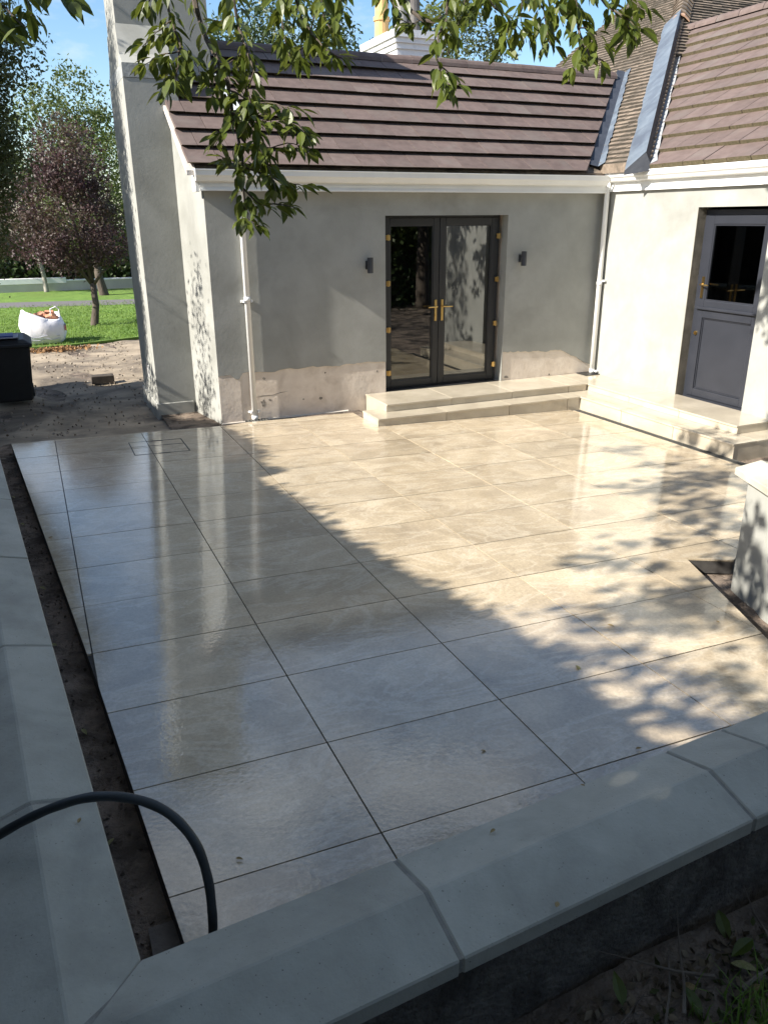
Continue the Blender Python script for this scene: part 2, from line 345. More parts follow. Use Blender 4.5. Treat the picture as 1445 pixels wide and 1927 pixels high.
# ------------------------------------------------------------------ soil trench beside the paving
def trench(X, Y): return -.12+SX*X+SY*Y+.018*vnoise(X, Y, 11, 14)+.012*vnoise(X, Y, 12, 40)
struct(grid_sheet('soil_trench', -.1, 1.3, -.75, 7.2, 60, 300, trench, TRENCH), 'strip of dark wet soil between the low wall and the paving')
struct(grid_sheet('soil_bed', 3.7, 8.2, -.9, 3.6, 60, 60, lambda X, Y: trench(X, Y)-.005, SOIL), 'bare soil pocket beside the paving and the garden wall')
struct(grid_sheet('soil_strip', 2.2, 4.6, 6.6, 8.2, 70, 50, lambda X, Y: -.185+.012*vnoise(X, Y, 15, 14), SOIL), 'rough soil gap at the foot of the house wall')
mb = MB(); mb.box(.93, 1.10, -.60, -.02, -.2, -.112)
o = mb.build('concrete_haunch', mat('haunch_concrete', (.13, .11, .09), (.20, .17, .145), 8, rough=.95, bump=.8, bscale=30)); struct(o, 'smooth concrete bed showing in the soil trench')
n = 1600
p = np.stack([np.random.uniform(.4, 1.05, n), np.random.uniform(-.6, 6.9, n)], -1); p = np.column_stack([p, trench(p[:, 0], p[:, 1])+.006])
stuff(link('soil_crumbs', leaves_mesh('soil_crumbs', p, .022, TRENCH, .7, 8)))

# ------------------------------------------------------------------ low garden walls with twice weathered copings
CE, CP, CB, CWD = .58, .628, .53, .335     # edge height, peak, underside, width
def coping(wall, inner0, inner1, outn, cuts, endclip=None, wallthick=.24, body_to=-.45, body=BLOCK, clip0=None, inset=0):
    a, b = Vector(inner0), Vector(inner1); d = (b-a).normalized(); nrm = Vector(outn)
    L = (b-a).length
    prof = [(0, CB), (0, CE), (CWD*.5, CP), (CWD, CE), (CWD, CB)]
    cuts = [0]+cuts+[L]
    for k in range(len(cuts)-1):
        s0, s1 = cuts[k]+(.005 if k else 0), cuts[k+1]-(.005 if k < len(cuts)-2 else 0)
        mb = MB(); jz = random.uniform(-.003, .003)
        def P(s, w, z):
            if k == 0 and s == s0 and clip0: s = s0-clip0*w
            q = a+d*s+nrm*w; return (q.x, q.y, z+jz)
        mb.prism([P(s0, w, z) for w, z in prof], [P(s1, w, z) for w, z in prof])
        c = a+d*(s0+s1)/2
        me = mb.mesh('coping_stone', STONE, bevel=.004)
        o = link('coping_stone', me, wall)
    for k in range(1, len(cuts)-1):         # recessed mortar joints
        mb = MB(); e = .004
        pr = [(e, CB+e), (e, CE-e), (CWD*.5, CP-e), (CWD-e, CE-e), (CWD-e, CB+e)]
        q0 = a+d*(cuts[k]-.012); q1 = a+d*(cuts[k]+.012)
        mb.prism([((q0+nrm*w).x, (q0+nrm*w).y, z) for w, z in pr], [((q1+nrm*w).x, (q1+nrm*w).y, z) for w, z in pr])
        mb.build('mortar_joint', MORTAR, wall)
    mb = MB(); w0 = (CWD-wallthick)/2; a = a+d*inset
    pts = [a+nrm*w0+d*(-(clip0 or 0)*w0), b+nrm*w0, b+nrm*(w0+wallthick), a+nrm*(w0+wallthick)-d*((clip0 or 0)*(w0+wallthick))]
    mb.prism([(q.x, q.y, body_to) for q in pts], [(q.x, q.y, CB-.002) for q in pts]); mb.build('wall_body', body, wall)
c0 = (.887, -.754)
wl_ = thing('garden_wall', (.7, 2, 0), 'low wall with sloping cast stone coping running along the left of the paving', 'wall')
dl = Vector((.475-.887, 4.35+.754)).normalized()
coping(wl_, c0, Vector(c0)+dl*7.7, (-dl.y, dl.x), [.61, 1.595, 2.565, 3.55, 4.52, 5.5, 6.48], clip0=1.13)
wn_ = thing('garden_wall', (2.2, -.8, 0), 'low wall with sloping cast stone coping across the foreground', 'wall')
dn = Vector((2.494-.887, -.669+.754)).normalized()
coping(wn_, c0, Vector(c0)+dn*3.55, (dn.y, -dn.x), [.650, 1.612, 1.855, 2.78], clip0=.87)
# mitre joint mortar
a = Vector(c0); m_ = (Vector((-dl.y, dl.x))+Vector((dn.y, -dn.x))).normalized()
mb = MB(); ln = CWD*1.40; sd = Vector((-m_.y, m_.x))*.012
for (t0, z0), (t1, z1) in (((.02, CE-.004), (ln*.5, CP-.003)), ((ln*.5, CP-.003), (ln*.985, CE-.004))):
    q = [a+m_*t0-sd, a+m_*t1-sd, a+m_*t1+sd, a+m_*t0+sd]; zz = [z0, z1, z1, z0]
    mb.prism([(w.x, w.y, z-.04) for w, z in zip(q, zz)], [(w.x, w.y, z+.0035) for w, z in zip(q, zz)])
mb.build('mortar_joint', MORTAR, wn_)
dp = Vector((-.368, -.930)).normalized()
wp_ = thing('garden_wall', (4.9, .8, 0), 'rendered garden wall end with pale coping at the right edge, dappled by leaf shade', 'wall')
ps = Vector((5.041, 1.325))-dp*.11+Vector((dp.y, -dp.x))*.048
coping(wp_, ps, ps+dp*2.1, (-dp.y, dp.x), [.95], body=RENDER, inset=.11)
# ------------------------------------------------------------------ steps
H1, H2 = -.078, .018
def step_flight(name, loc, label, treads, risers):
    t = thing(name, loc, label, 'steps')
    for kind, bx in treads+risers:
        x0, x1, y0, y1, z0, z1 = bx; mb = MB(); cx, cy, cz = (x0+x1)/2, (y0+y1)/2, (z0+z1)/2
        mb.box(x0-cx, x1-cx, y0-cy, y1-cy, z0-cz, z1-cz)
        o = bpy.data.objects.new(kind, mb.mesh(kind, STEP if kind != 'core' else GROUT, bevel=.0015 if kind != 'core' else 0)); COL.objects.link(o)
        o.parent = t; o.location = Vector((cx, cy, cz))-Vector(loc)
    return t
def pieces(kind, cuts, f): return [(kind, f(cuts[k]+.0028, cuts[k+1]-.0028)) for k in range(len(cuts)-1)]
cl = [4.455, 5.38, 6.29, 7.19, 7.388]; cu = [4.69, 5.60, 6.50, 7.40, 7.70]
tr = pieces('tread', cl, lambda a, b: (a, b, 6.13, 6.45, H1-.02, H1))+pieces('tread', cu, lambda a, b: (a, b, 6.41, 7.095, H2-.02, H2))
rs_ = pieces('riser', cl, lambda a, b: (a, b, 6.145, 6.16, -.30, H1-.021))+pieces('riser', cu, lambda a, b: (a, b, 6.425, 6.44, H1+.001, H2-.021))
rs_ += [('riser', (4.462, 4.475, 6.165, 6.62, -.30, H1-.021)), ('tread', (4.455, 4.69, 6.4535, 6.62, H1-.02, H1)), ('riser', (4.697, 4.71, 6.445, 7.085, -.3, H2-.021)),
        ('core', (4.72, 7.386, 6.162, 7.09, -.36, H1-.022)), ('core', (4.48, 4.719, 6.162, 6.61, -.36, H1-.022)), ('core', (4.715, 7.68, 6.445, 7.09, H1-.02, H2-.021))]
step_flight('entrance_steps', (5.9, 6.5, -.2), 'two long shallow beige steps below the dark double doors', tr, rs_)
rl = [3.545, 4.43, 5.32, 6.13, 6.45]; ru = [3.825, 4.70, 5.58, 6.41, 7.095]
tr = pieces('tread', rl, lambda a, b: (7.378, 7.72, a, b, H1-.02, H1))+pieces('tread', ru, lambda a, b: (7.703, 8.30, a, b, H2-.02, H2))
rs_ = pieces('riser', rl, lambda a, b: (7.392, 7.407, a, b, -.32, H1-.021))+pieces('riser', ru, lambda a, b: (7.717, 7.732, a, b, H1+.001, H2-.021))
rs_ += [('riser', (7.41, 8.262, 3.552, 3.565, -.32, H1-.021)), ('tread', (7.7235, 8.265, 3.545, 3.86, H1-.02, H1)), ('riser', (7.735, 8.262, 3.832, 3.845, H1+.001, H2-.021)),
        ('core', (7.41, 8.262, 3.567, 7.09, -.36, H1-.022)), ('core', (7.735, 8.262, 3.847, 7.09, H1-.02, H2-.021))]
step_flight('entrance_steps', (7.9, 5.2, -.2), 'two beige steps running along the sunlit wall below the grey stable door', tr, rs_)
# ------------------------------------------------------------------ drains and cover
dr = thing('channel_drain', (7.33, 4.7, -.25), 'slotted dark channel drain along the foot of the steps', 'drain')
y = 3.30
mb = MB()
for x0, x1 in ((7.273, 7.283), (7.367, 7.377)): mb.prism([(x, yy, pz(x, yy)-.06) for x, yy in ((x0, 3.3), (x1, 3.3), (x1, 6.12), (x0, 6.12))], [(x, yy, pz(x, yy)+.001) for x, yy in ((x0, 3.3), (x1, 3.3), (x1, 6.12), (x0, 6.12))])
mb.build('channel_frame', IRON, dr)
for k in range(3):
    mb = MB(); y0 = 3.3+k*.94
    for q in range(47):
        yy = y0+.004+q*.02; zt = pz(7.32, yy)-.004
        mb.box(7.284, 7.366, yy, yy+.010, zt-.02, zt)
    mb.build('grate', IRON, dr)
mb = MB(); mb.prism([(x, yy, pz(x, yy)-.075) for x, yy in ((7.27, 3.3), (7.38, 3.3), (7.38, 6.12), (7.27, 6.12))], [(x, yy, pz(x, yy)-.05) for x, yy in ((7.27, 3.3), (7.38, 3.3), (7.38, 6.12), (7.27, 6.12))]); mb.build('channel_bottom', BLACKP, dr)
gy = thing('drain_gully', (3.2, 6.95, -.17), 'small square black drain gully under the left downpipe', 'drain')
mb = MB(); mb.box(3.08, 3.36, 6.88, 7.06, -.22, -.155); mb.build('gully_body', BLACKP, gy)
mb = MB()
for k in range(7): mb.box(3.095+k*.037, 3.113+k*.037, 6.895, 7.045, -.155, -.147)
mb.build('grate', IRON, gy)
ic = thing('inspection_cover', (1.9, 6.1, -.09), 'recessed square inspection cover inlaid in the paving near the chimney', 'manhole cover')
def strip(x0, x1, y0, y1, h=.002):
    mb = MB(); q = [(x0, y0), (x1, y0), (x1, y1), (x0, y1)]
    mb.prism([(x, y, pz(x, y)-.004) for x, y in q], [(x, y, pz(x, y)+h) for x, y in q]); return mb
for a_ in ((1.622, 1.632, 5.82, 6.36), (2.172, 2.184, 5.82, 6.36), (1.632, 2.172, 5.82, 5.826), (1.632, 2.172, 6.354, 6.36)): strip(*a_).build('frame_bar', GROUT, ic)
for a_ in ((1.86, 1.98, 5.812, 5.834), (1.86, 1.98, 6.345, 6.366)): strip(*a_, h=.0026).build('lifting_slot', BLACKP, ic)
strip(1.632, 2.172, 6.148, 6.153).build('inlay_joint', GROUT, ic)

# ------------------------------------------------------------------ house
house = thing('house', (5.5, 7.2, GZ), 'single storey grey rendered house with brown tiled roofs round the patio corner', 'house')
YW, XW = 7.10, 8.27
DL, DRr, DT, DB = 4.985, 6.745, 2.195, .0     # double door opening
SL, SR, ST, SB = 5.365, 4.30, 2.255, -.04    # stable door opening (y), top, bottom
w = MB()
w.box(3.05, DL, YW, YW+.3, -.4, 2.70); w.box(DRr, 8.27, YW, YW+.3, -.4, 2.70); w.box(DL, DRr, YW, YW+.3, DT, 2.70); w.box(DL, DRr, YW, YW+.3, -.4, H2-.012)
w.build('wall', BASECOAT, house)
def ragged(x0, x1, z0, z1, n, amp, seed):
    rs = random.Random(seed); out = []; ph = 0
    for k in range(n+1):
        t = k/n; ph = .6*ph+rs.uniform(-amp, amp); out.append((x0+(x1-x0)*t, z0+(z1-z0)*t+ph))
    return out
CT = 2.60
w = MB()
le = ragged(2.80, DL, .42, .42, 44, .012, 4); le[4] = (le[4][0], .36); le[5] = (le[5][0], .35); le[0] = (2.80, .40)
w.xz([*le, (DL, DT), (DL, CT), (2.80, CT)], YW-.012, YW)
re_ = ragged(DRr, 7.75, .42, .37, 24, .013, 9)+ragged(7.80, 8.12, .34, .19, 9, .014, 10)+[(8.2, .15), (8.27, .13)]
w.xz([*re_, (8.27, CT), (DRr, CT), (DRr, DT)], YW-.012, YW)
w.xz([(DL, DT), (DRr, DT), (DRr, CT), (DL, CT)], YW-.012, YW)
w.build('render_coat', RENDER, house)
w = MB(); w.prism([(2.80, 7.0945, -.4), (3.05, 7.10, -.4), (3.05, 7.88, -.4), (2.66, 7.90, -.4)], [(2.80, 7.0945, 2.62), (3.05, 7.10, 2.62), (3.05, 7.88, 3.24), (2.66, 7.90, 3.26)])
w.prism([(2.66, 7.90, -.4), (3.05, 7.88, -.4), (3.05, 11.2, -.4), (2.66, 11.2, -.4)], [(2.66, 7.90, 3.26), (3.05, 7.88, 3.26), (3.05, 9.06, 4.08), (2.66, 9.06, 4.08)])
w.build('gable_wall', RENDER, house)
w = MB(); w.box(2.801, 3.06, 7.0915, 7.0945, -.4, .46); w.build('exposed_basecoat', BASECOAT, house)
w = MB(); w.box(2.803, 4.45, YW-.020, YW, -.33, -.18); w.build('plinth', PLINTHM, house)
w = MB(); w.prism([(2.803, YW-.021, -.18), (4.45, YW-.021, -.18), (4.45, YW, -.18), (2.803, YW, -.18)], [(2.803, YW-.019, -.172), (4.45, YW-.019, -.172), (4.45, YW, -.165), (2.803, YW, -.165)]); w.build('plinth_ledge', mat('sunlit_ledge', (.50, .46, .40), rough=.9), house)  # pale colour stands in for sun catching the ledge top
w = MB()
w.box(XW, XW+.3, SL, 7.10, -.4, 2.62); w.box(XW, XW+.3, 2.6, SR, -.4, 2.62); w.box(XW, XW+.3, SR, SL, ST, 2.62); w.box(XW, XW+.3, SR, SL, -.4, SB)
w.box(XW+.3, 14.5, 2.6, 2.9, -.4, 2.62); w.box(8.57, 14, 7.1, 7.4, -.4, 2.62)
w.build('wall', RENDER, house)
w = MB(); w.box(DRr-.008, DRr, YW-.012, YW+.13, H2, DT-.008); w.box(DL, DRr, YW-.012, YW+.13, DT-.008, DT); w.build('reveal', RENDER, house)
w = MB(); w.box(XW-.001, XW+.13, SL-.006, SL, SB, ST); w.build('reveal', mat('shaded_reveal', (.10, .09, .07), (.17, .15, .12), 6, rough=.95, bump=.5, bscale=40), house)  # darker colour stands in for shade on the far jamb
# hidden rooms behind the doors
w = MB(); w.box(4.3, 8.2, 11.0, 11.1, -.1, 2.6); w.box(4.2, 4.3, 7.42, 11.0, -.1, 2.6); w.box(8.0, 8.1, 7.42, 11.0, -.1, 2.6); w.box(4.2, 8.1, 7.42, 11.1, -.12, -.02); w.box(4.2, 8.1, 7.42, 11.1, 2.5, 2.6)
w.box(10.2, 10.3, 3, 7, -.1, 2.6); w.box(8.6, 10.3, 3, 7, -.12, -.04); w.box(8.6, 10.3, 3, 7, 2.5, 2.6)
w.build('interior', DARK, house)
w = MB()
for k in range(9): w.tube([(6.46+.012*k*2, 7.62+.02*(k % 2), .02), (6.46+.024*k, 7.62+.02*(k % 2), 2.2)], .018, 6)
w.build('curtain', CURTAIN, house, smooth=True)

rc = random.Random(12)
for x, z, sx, sz in ((3.36, .33, .022, .016), (3.33, .02, .03, .05), (3.42, .06, .02, .015), (4.08, .02, .035, .018), (4.86, .30, .012, .016), (3.85, .03, .012, .01), (4.15, .34, .012, .01), (6.83, .06, .03, .02), (7.55, .04, .015, .012)):
    mb = MB(); q = [(x+sx*math.cos(t*.63)*rc.uniform(.6, 1.3), z+sz*math.sin(t*.63)*rc.uniform(.6, 1.3)) for t in range(10)]; mb.xz(q, YW-.0015, YW+.003); mb.build('chipped_spot', PLINTHM, house)
mb = MB(); cr = [(3.24, .115), (3.34, .128), (3.45, .122), (3.56, .145), (3.66, .150), (3.56, .138), (3.45, .114), (3.34, .119)]; mb.xz(cr, YW-.0015, YW+.003); mb.build('crack', PLINTHM, house)
# double doors
fd = MB(); yf = YW+.13
def frame_rect(mb, x0, x1, z0, z1, t, y0, y1):
    mb.box(x0, x0+t, y0, y1, z0, z1); mb.box(x1-t, x1, y0, y1, z0, z1); mb.box(x0+t, x1-t, y0, y1, z1-t, z1); mb.box(x0+t, x1-t, y0, y1, z0, z0+t)
frame_rect(fd, DL+.002, DRr-.05, H2-.01, DT-.003, .032, yf, yf+.08)
fd.box(DL+.002, DRr-.05, YW-.004, yf, H2-.011, H2+.006)
FD = fd.build('double_door', ANTHR, house)
FX0, FX1, FM = DL+.036, DRr-.084, 5.805
for (a_, b_) in ((FX0, FM-.003), (FM+.003, FX1)):
    mb = MB(); frame_rect(mb, a_, b_, H2+.025, DT-.037, .085, yf-.012, yf+.055)
    lf = mb.build('door_leaf', ANTHR, FD, bevel=.004)
    mb = MB(); frame_rect(mb, a_+.085, b_-.085, H2+.110, DT-.122, .014, yf-.003, yf+.04); mb.build('glazing_bead', ANTHR, FD)
    mb = MB(); mb.box(a_+.097, b_-.097, yf+.012, yf+.030, H2+.122, DT-.134); mb.build('glass_pane', GLASS, FD)
    hx = b_-.045 if b_ < 5.9 else a_+.045; sg = -1 if b_ < 5.9 else 1
    mb = MB(); mb.box(hx-.016, hx+.016, yf-.024, yf-.0125, .88, 1.15); mb.tube([(hx, yf-.02, 1.065), (hx, yf-.065, 1.065), (hx+sg*.03, yf-.07, 1.065), (hx+sg*.13, yf-.07, 1.062)], .0095, 8)
    mb.tube([(hx, yf-.032, .955), (hx, yf-.02, .955)], .012, 8)
    mb.build('door_handle', BRASS, FD)
    ex = FX0+.052 if b_ < 5.9 else FX1+.012
    for z in (.24, .80, 1.38, 1.93):
        mb = MB(); mb.box(ex-.028, ex+.028, yf-.034, yf-.0128, z-.030, z+.030); mb.tube([(ex, yf-.04, z-.035), (ex, yf-.04, z+.035)], .011, 8); mb.build('hinge', BRASS, FD)
# stable door, on the sunlit wall
xf = XW+.13
def frame_yz(mb, y0, y1, z0, z1, t, x0, x1):
    mb.box(x0, x1, y0, y0+t, z0, z1); mb.box(x0, x1, y1-t, y1, z0, z1); mb.box(x0, x1, y0+t, y1-t, z1-t, z1); mb.box(x0, x1, y0+t, y1-t, z0, z0+t)
sd_ = MB(); frame_yz(sd_, SR+.002, SL-.002, SB+.005, ST-.03, .06, xf, xf+.08); sd_.box(xf-.03, xf, SR+.002, SL-.002, SB+.0, SB+.03)
SDO = sd_.build('stable_door', GREYD, house)
mb = MB(); frame_yz(mb, SR+.066, SL-.066, 1.10, ST-.094, .095, xf-.014, xf+.05); mb.build('upper_leaf', GREYD, SDO, bevel=.005)
mb = MB(); frame_yz(mb, SR+.161, SL-.161, 1.195, ST-.189, .016, xf-.004, xf+.03); mb.build('glazing_bead', GREYD, SDO)
mb = MB(); mb.box(xf+.01, xf+.025, SR+.176, SL-.176, 1.21, ST-.204); mb.build('glass_pane', GLASSD, SDO)
mb = MB(); frame_yz(mb, SR+.066, SL-.066, SB+.065, 1.085, .095, xf-.014, xf+.05); mb.build('lower_leaf', GREYD, SDO, bevel=.005)
mb = MB(); frame_yz(mb, SR+.163, SL-.163, SB+.162, .988, .012, xf-.0, xf+.03); mb.box(xf+.012, xf+.03, SR+.175, SL-.175, SB+.174, .976); mb.build('door_panel', GREYD, SDO, bevel=.003)
mb = MB(); mb.box(xf-.045, xf+.0, SR+.066, SL-.066, 1.087, 1.118); mb.build('weather_bar', GREYD, SDO, bevel=.006)
mb = MB(); hy = SL-.115; mb.box(xf-.028, xf-.0145, hy-.016, hy+.016, 1.22, 1.47); mb.tube([(xf-.02, hy, 1.38), (xf-.065, hy, 1.38), (xf-.07, hy-.03, 1.38), (xf-.07, hy-.13, 1.377)], .009, 8); mb.build('door_handle', BRASS, SDO)
mb = MB(); mb.tube([(xf-.032, SL-.10, .80), (xf-.0, SL-.10, .80)], .024, 12); mb.box(xf-.04, xf-.033, SL-.104, SL-.096, .785, .815); mb.build('lock_knob', BRASS, SDO)

# eaves: fascia, gutters, downpipes
def gutter_profile(): return [(0, 0), (.02, -.012), (.045, -.012), (.065, 0), (.082, .03), (.105, .05), (.11, .10), (.118, .10), (.118, .11), (.10, .11), (.098, .056), (.07, .034), (.056, .008), (.04, 0), (.012, .008), (.008, .11), (0, .11)]
w = MB(); gp = gutter_profile()
w.prism([(2.69, 6.968-a_, 2.553+b_) for a_, b_ in gp], [(8.15, 6.968-a_, 2.553+b_) for a_, b_ in gp])
w.box(2.682, 2.69, 6.848, 6.970, 2.546, 2.666)
w.build('gutter', WHITEP, house)
w = MB(); w.box(2.74, 8.20, 6.970, YW-.0125, 2.452, 2.66); w.box(2.74, 8.20, 6.958, 6.970, 2.452, 2.472); w.box(2.74, 8.20, 6.963, 6.970, 2.494, 2.514); w.build('fascia', WHITEP, house)
w = MB(); w.xz([(2.695, 2.44), (2.739, 2.44), (2.739, 2.66), (2.695, 2.66)], 6.971, YW+.04); w.build('eaves_box', WHITEP, house, bevel=.004)
w = MB(); w.prism([(XW-.045-a_, 2.4, 2.595+b_) for a_, b_ in gp], [(XW-.045-a_, 6.955, 2.595+b_) for a_, b_ in gp]); w.build('gutter', WHITEP, house)
w = MB(); w.box(XW-.040, XW-.0025, 2.4, 7.04, 2.47, 2.68); w.box(XW-.052, XW-.040, 2.4, 7.04, 2.47, 2.50); w.build('fascia', WHITEP, house)
def pipe(x, y, z0, z1, toff, lab):
    mb = MB(); mb.tube([(x, y, z0), (x, y, z1-.12), (x+toff[0], y+toff[1], z1)], .034, 14)
    for z in (z0+.02, 1.26): mb.tube([(x, y, z), (x, y, z+.05)], .039, 14)
    return mb.build('downpipe', WHITEP, house, smooth=True)
P1 = pipe(3.20, YW-.058, -.17, 2.55, (0, -.11), '')
for z in (-.055, 1.26):
    mb = MB(); mb.box(3.13, 3.27, YW-.042, YW-.0125, z-.012, z+.012); mb.box(3.15, 3.165, YW-.09, YW-.03, z-.012, z+.012); mb.box(3.235, 3.25, YW-.09, YW-.03, z-.012, z+.012); mb.build('pipe_bracket', WHITEP, P1)
P2 = pipe(8.205, YW-.125, H2, 2.60, (0, -.03), '')
for z in (.06, 1.32):
    mb = MB(); mb.box(XW-.045, XW-.001, YW-.20, YW-.05, z-.012, z+.012); mb.build('pipe_bracket', WHITEP, P2)
mb = MB(); mb.box(8.02, 8.26, 6.86, 7.085, H2+.001, H2+.012); mb.build('drain_surround', BLACKP, house)

# roofs -----------------------------------------------------------------
PT = math.tan(R(35)); PC, PS = math.cos(R(35)), math.sin(R(35)); EXP, TLW = .333, .33
def tile_mesh(cut=0):
    mb = MB(); L, h = .41, .066
    a = [(-TLW/2+.0035, cut, .012), (TLW/2-.0035, cut, .012), (TLW/2-.0035, L, -.022), (-TLW/2+.0035, L, -.022)]
    b = [(-TLW/2+.0035, 0, h), (TLW/2-.0035, 0, h), (TLW/2-.0035, L, .012), (-TLW/2+.0035, L, .012)]
    mb.prism(a, b); mb.m[0] = 1
    return mb.mesh('roof_tile', [ROOFT, MOSS])
TILEM = tile_mesh(); TILEU = tile_mesh(.07)
def cut_copy(M4, planes, src=None):                 # world-space clip of a tile by (point, normal) half spaces (normal side removed)
    bm = bmesh.new(); bm.from_mesh(src or TILEM); inv = M4.inverted(); n3 = M4.to_3x3().transposed()
    for pt, nr in planes:
        g_ = bm.verts[:]+bm.edges[:]+bm.faces[:]
        r_ = bmesh.ops.bisect_plane(bm, geom=g_, plane_co=inv @ Vector(pt), plane_no=(n3 @ Vector(nr)).normalized(), clear_outer=True)
        ed = [e for e in r_['geom_cut'] if isinstance(e, bmesh.types.BMEdge)]
        if ed: bmesh.ops.holes_fill(bm, edges=ed)
    if len(bm.faces) < 4: bm.free(); return None
    me = bpy.data.meshes.new('roof_tile'); bm.to_mesh(me); bm.free(); me.materials.append(ROOFT); me.materials.append(MOSS); return me
# left wing deck (front and rear slopes)
EY, EZ = 6.885, 2.668; RY = EY+8.05*EXP*PC; RZ = EZ+(RY-EY)*PT
w = MB()
w.yz([(EY+.075, EZ-.0), (EY+.075, EZ+.03), (RY, RZ-.02), (2*RY-EY, EZ-.02), (2*RY-EY, EZ-.06), (RY, RZ-.10)], 2.70, 10.6)
roofL = w.build('roof', PLAIN, house)
OT = .735; OX, OZ = 8.0, 2.735              # old roof plane facing -X: z = OZ + (x-OX)*OT
def valley_x(y): return OX+((EZ+(y-EY)*PT)-OZ)/OT
vp0 = Vector((valley_x(6.99), 6.99, 0)); vp1 = Vector((valley_x(9.2), 9.2, 0)); vd = (vp1-vp0).normalized(); vn = Vector((vd.y, -vd.x, 0))
vpt = vp0-vn*.10
Xl, Yl = Vector((1, 0, 0)), Vector((0, PC, PS)); Zl = Xl.cross(Yl)
count = 0
for r_ in range(8):
    y = EY+r_*EXP*PC; z = EZ+r_*EXP*PS
    off = 0 if r_ % 2 == 0 else .165
    k = 0
    while True:
        x = 2.625+TLW/2-off+k*TLW; k += 1
        if x-TLW/2 > valley_x(y+.3)+.1: break
        M4 = Matrix((Xl, Yl, Zl)).transposed().to_4x4(); M4.translation = Vector((x, y+random.uniform(-.003, .003), z+random.uniform(-.002, .002)))
        planes = []
        if x+TLW/2 > valley_x(y-.1)-.2: planes.append((vpt, vn))
        if x-TLW/2 < 2.62: planes.append((Vector((2.625, 0, 0)), Vector((-1, 0, 0))))
        me = TILEU
        if planes:
            me = cut_copy(M4, planes, TILEU)
            if me is None: continue
        o = bpy.data.objects.new('roof_tile', me); COL.objects.link(o); o.parent = roofL; o.matrix_basis = M4; count += 1
def half_round(mb, p0, p1, r, n=8):
    p0, p1 = Vector(p0), Vector(p1); d = (p1-p0).normalized(); s = d.cross(Vector((0, 0, 1))).normalized(); u = s.cross(d)
    ring = [(math.cos(math.pi*k/n), math.sin(math.pi*k/n)) for k in range(n+1)]
    prof = [(r*c, r*q) for c, q in ring]+[(.82*r*c, .82*r*q) for c, q in reversed(ring)]
    mb.prism([p0+s*a+u*b for a, b in prof], [p1+s*a+u*b for a, b in prof])
x = 2.64
while x < 9.75:
    mb = MB(); x1 = min(x+.45, 9.80); half_round(mb, (x+.004, RY, RZ-.03+random.uniform(-.004, .004)), (x1-.004, RY, RZ-.03), .115); mb.build('ridge_tile', ROOFT, roofL, smooth=False)
    mb = MB(); half_round(mb, (x1-.012, RY, RZ-.033), (x1+.012, RY, RZ-.033), .112); mb.build('mortar_joint', MORTAR, roofL)
    x = x1
    if x >= 9.79: break
w = MB(); w.yz([(EY-.0, EZ-.07), (EY-.0, EZ-.02), (RY, RZ-.02), (RY, RZ-.07)], 2.60, 2.699); w.build('verge', mat('verge_mortar', (.5, .46, .42), (.58, .54, .5), 8, rough=.9, bump=.5), roofL)
# lead dressed into the valley
w = MB(); nseg = 26
for k in range(nseg):
    t0, t1 = k/nseg, (k+1)/nseg
    def L_(t, o_, h): q = vp0+vd*((vp1-vp0).length*t)+vn*o_; return (q.x, q.y, max(EZ+(q.y-EY)*PT, OZ+(q.x-OX)*OT)+h)
    e0, e1 = random.uniform(.0, .03), random.uniform(.0, .03)
    w.face([L_(t0, -.11, .018), L_(t1, -.11, .018), L_(t1, .015, .03), L_(t0, .015, .03)])
    w.face([L_(t0, .015, .03), L_(t1, .015, .03), L_(t1, .075+e1, .036), L_(t0, .075+e0, .036)], 1)
w.build('valley_lead', [LEADSHADE, LEAD], roofL)
w = MB(); w.face([(2.9, 7.30, EZ+.42*PT+.07), (2.96, 7.30, EZ+.42*PT+.07), (3.36, 8.42, EZ+1.53*PT+.07), (3.29, 8.42, EZ+1.53*PT+.07)])
w = MB()
for k in range(6):
    yy = 8.42-k*.13; x = 3.30+k*.018; dz = .068
    w.prism([(x, yy-.13, EZ+(yy-.13-EY)*PT+.03), (x+.10, yy-.13, EZ+(yy-.13-EY)*PT+.03), (x+.085, yy, EZ+(yy-EY)*PT+.03), (x-.018, yy, EZ+(yy-EY)*PT+.03)],
            [(x, yy-.13, EZ+(yy-.13-EY)*PT+dz), (x+.10, yy-.13, EZ+(yy-.13-EY)*PT+dz), (x+.085, yy, EZ+(yy-EY)*PT+dz), (x-.018, yy, EZ+(yy-EY)*PT+dz)])
w.build('chimney_flashing', mat('pale_lead', (.5, .52, .54), (.6, .62, .64), 9, rough=.5, bump=.3), roofL)
# right wing roof facing -X
EX, EZ2 = 8.135, 2.70; NR = 12; RX = EX+NR*EXP*PC; RZ2 = EZ2+NR*EXP*PS
Xr, Yr = Vector((0, -1, 0)), Vector((PC, 0, PS)); Zr = Xr.cross(Yr)
def hip_y(x): return 6.165+(x-8.10)*1.01
hd = Vector((1, 1.01, 0)).normalized(); hn = Vector((-hd.y, hd.x, 0)); hpt = Vector((8.10, 6.165, 0))-hn*.055
w = MB(); A = [(EX+.03, 2.3), (RX, 2.3), (RX, hip_y(RX)-.05), (EX+.03, hip_y(EX)-.05)]
w.prism([(x, y, EZ2+(x-EX)*PT-.08) for x, y in A], [(x, y, EZ2+(x-EX)*PT-.02) for x, y in A])
A = [(RX, 2.3), (2*RX-EX, 2.3), (2*RX-EX, 6.1), (RX, hip_y(RX)-.05)]
w.prism([(x, y, RZ2-(x-RX)*PT-.08) for x, y in A], [(x, y, RZ2-(x-RX)*PT-.02) for x, y in A])
roofR = w.build('roof', PLAIN, house)
far = []
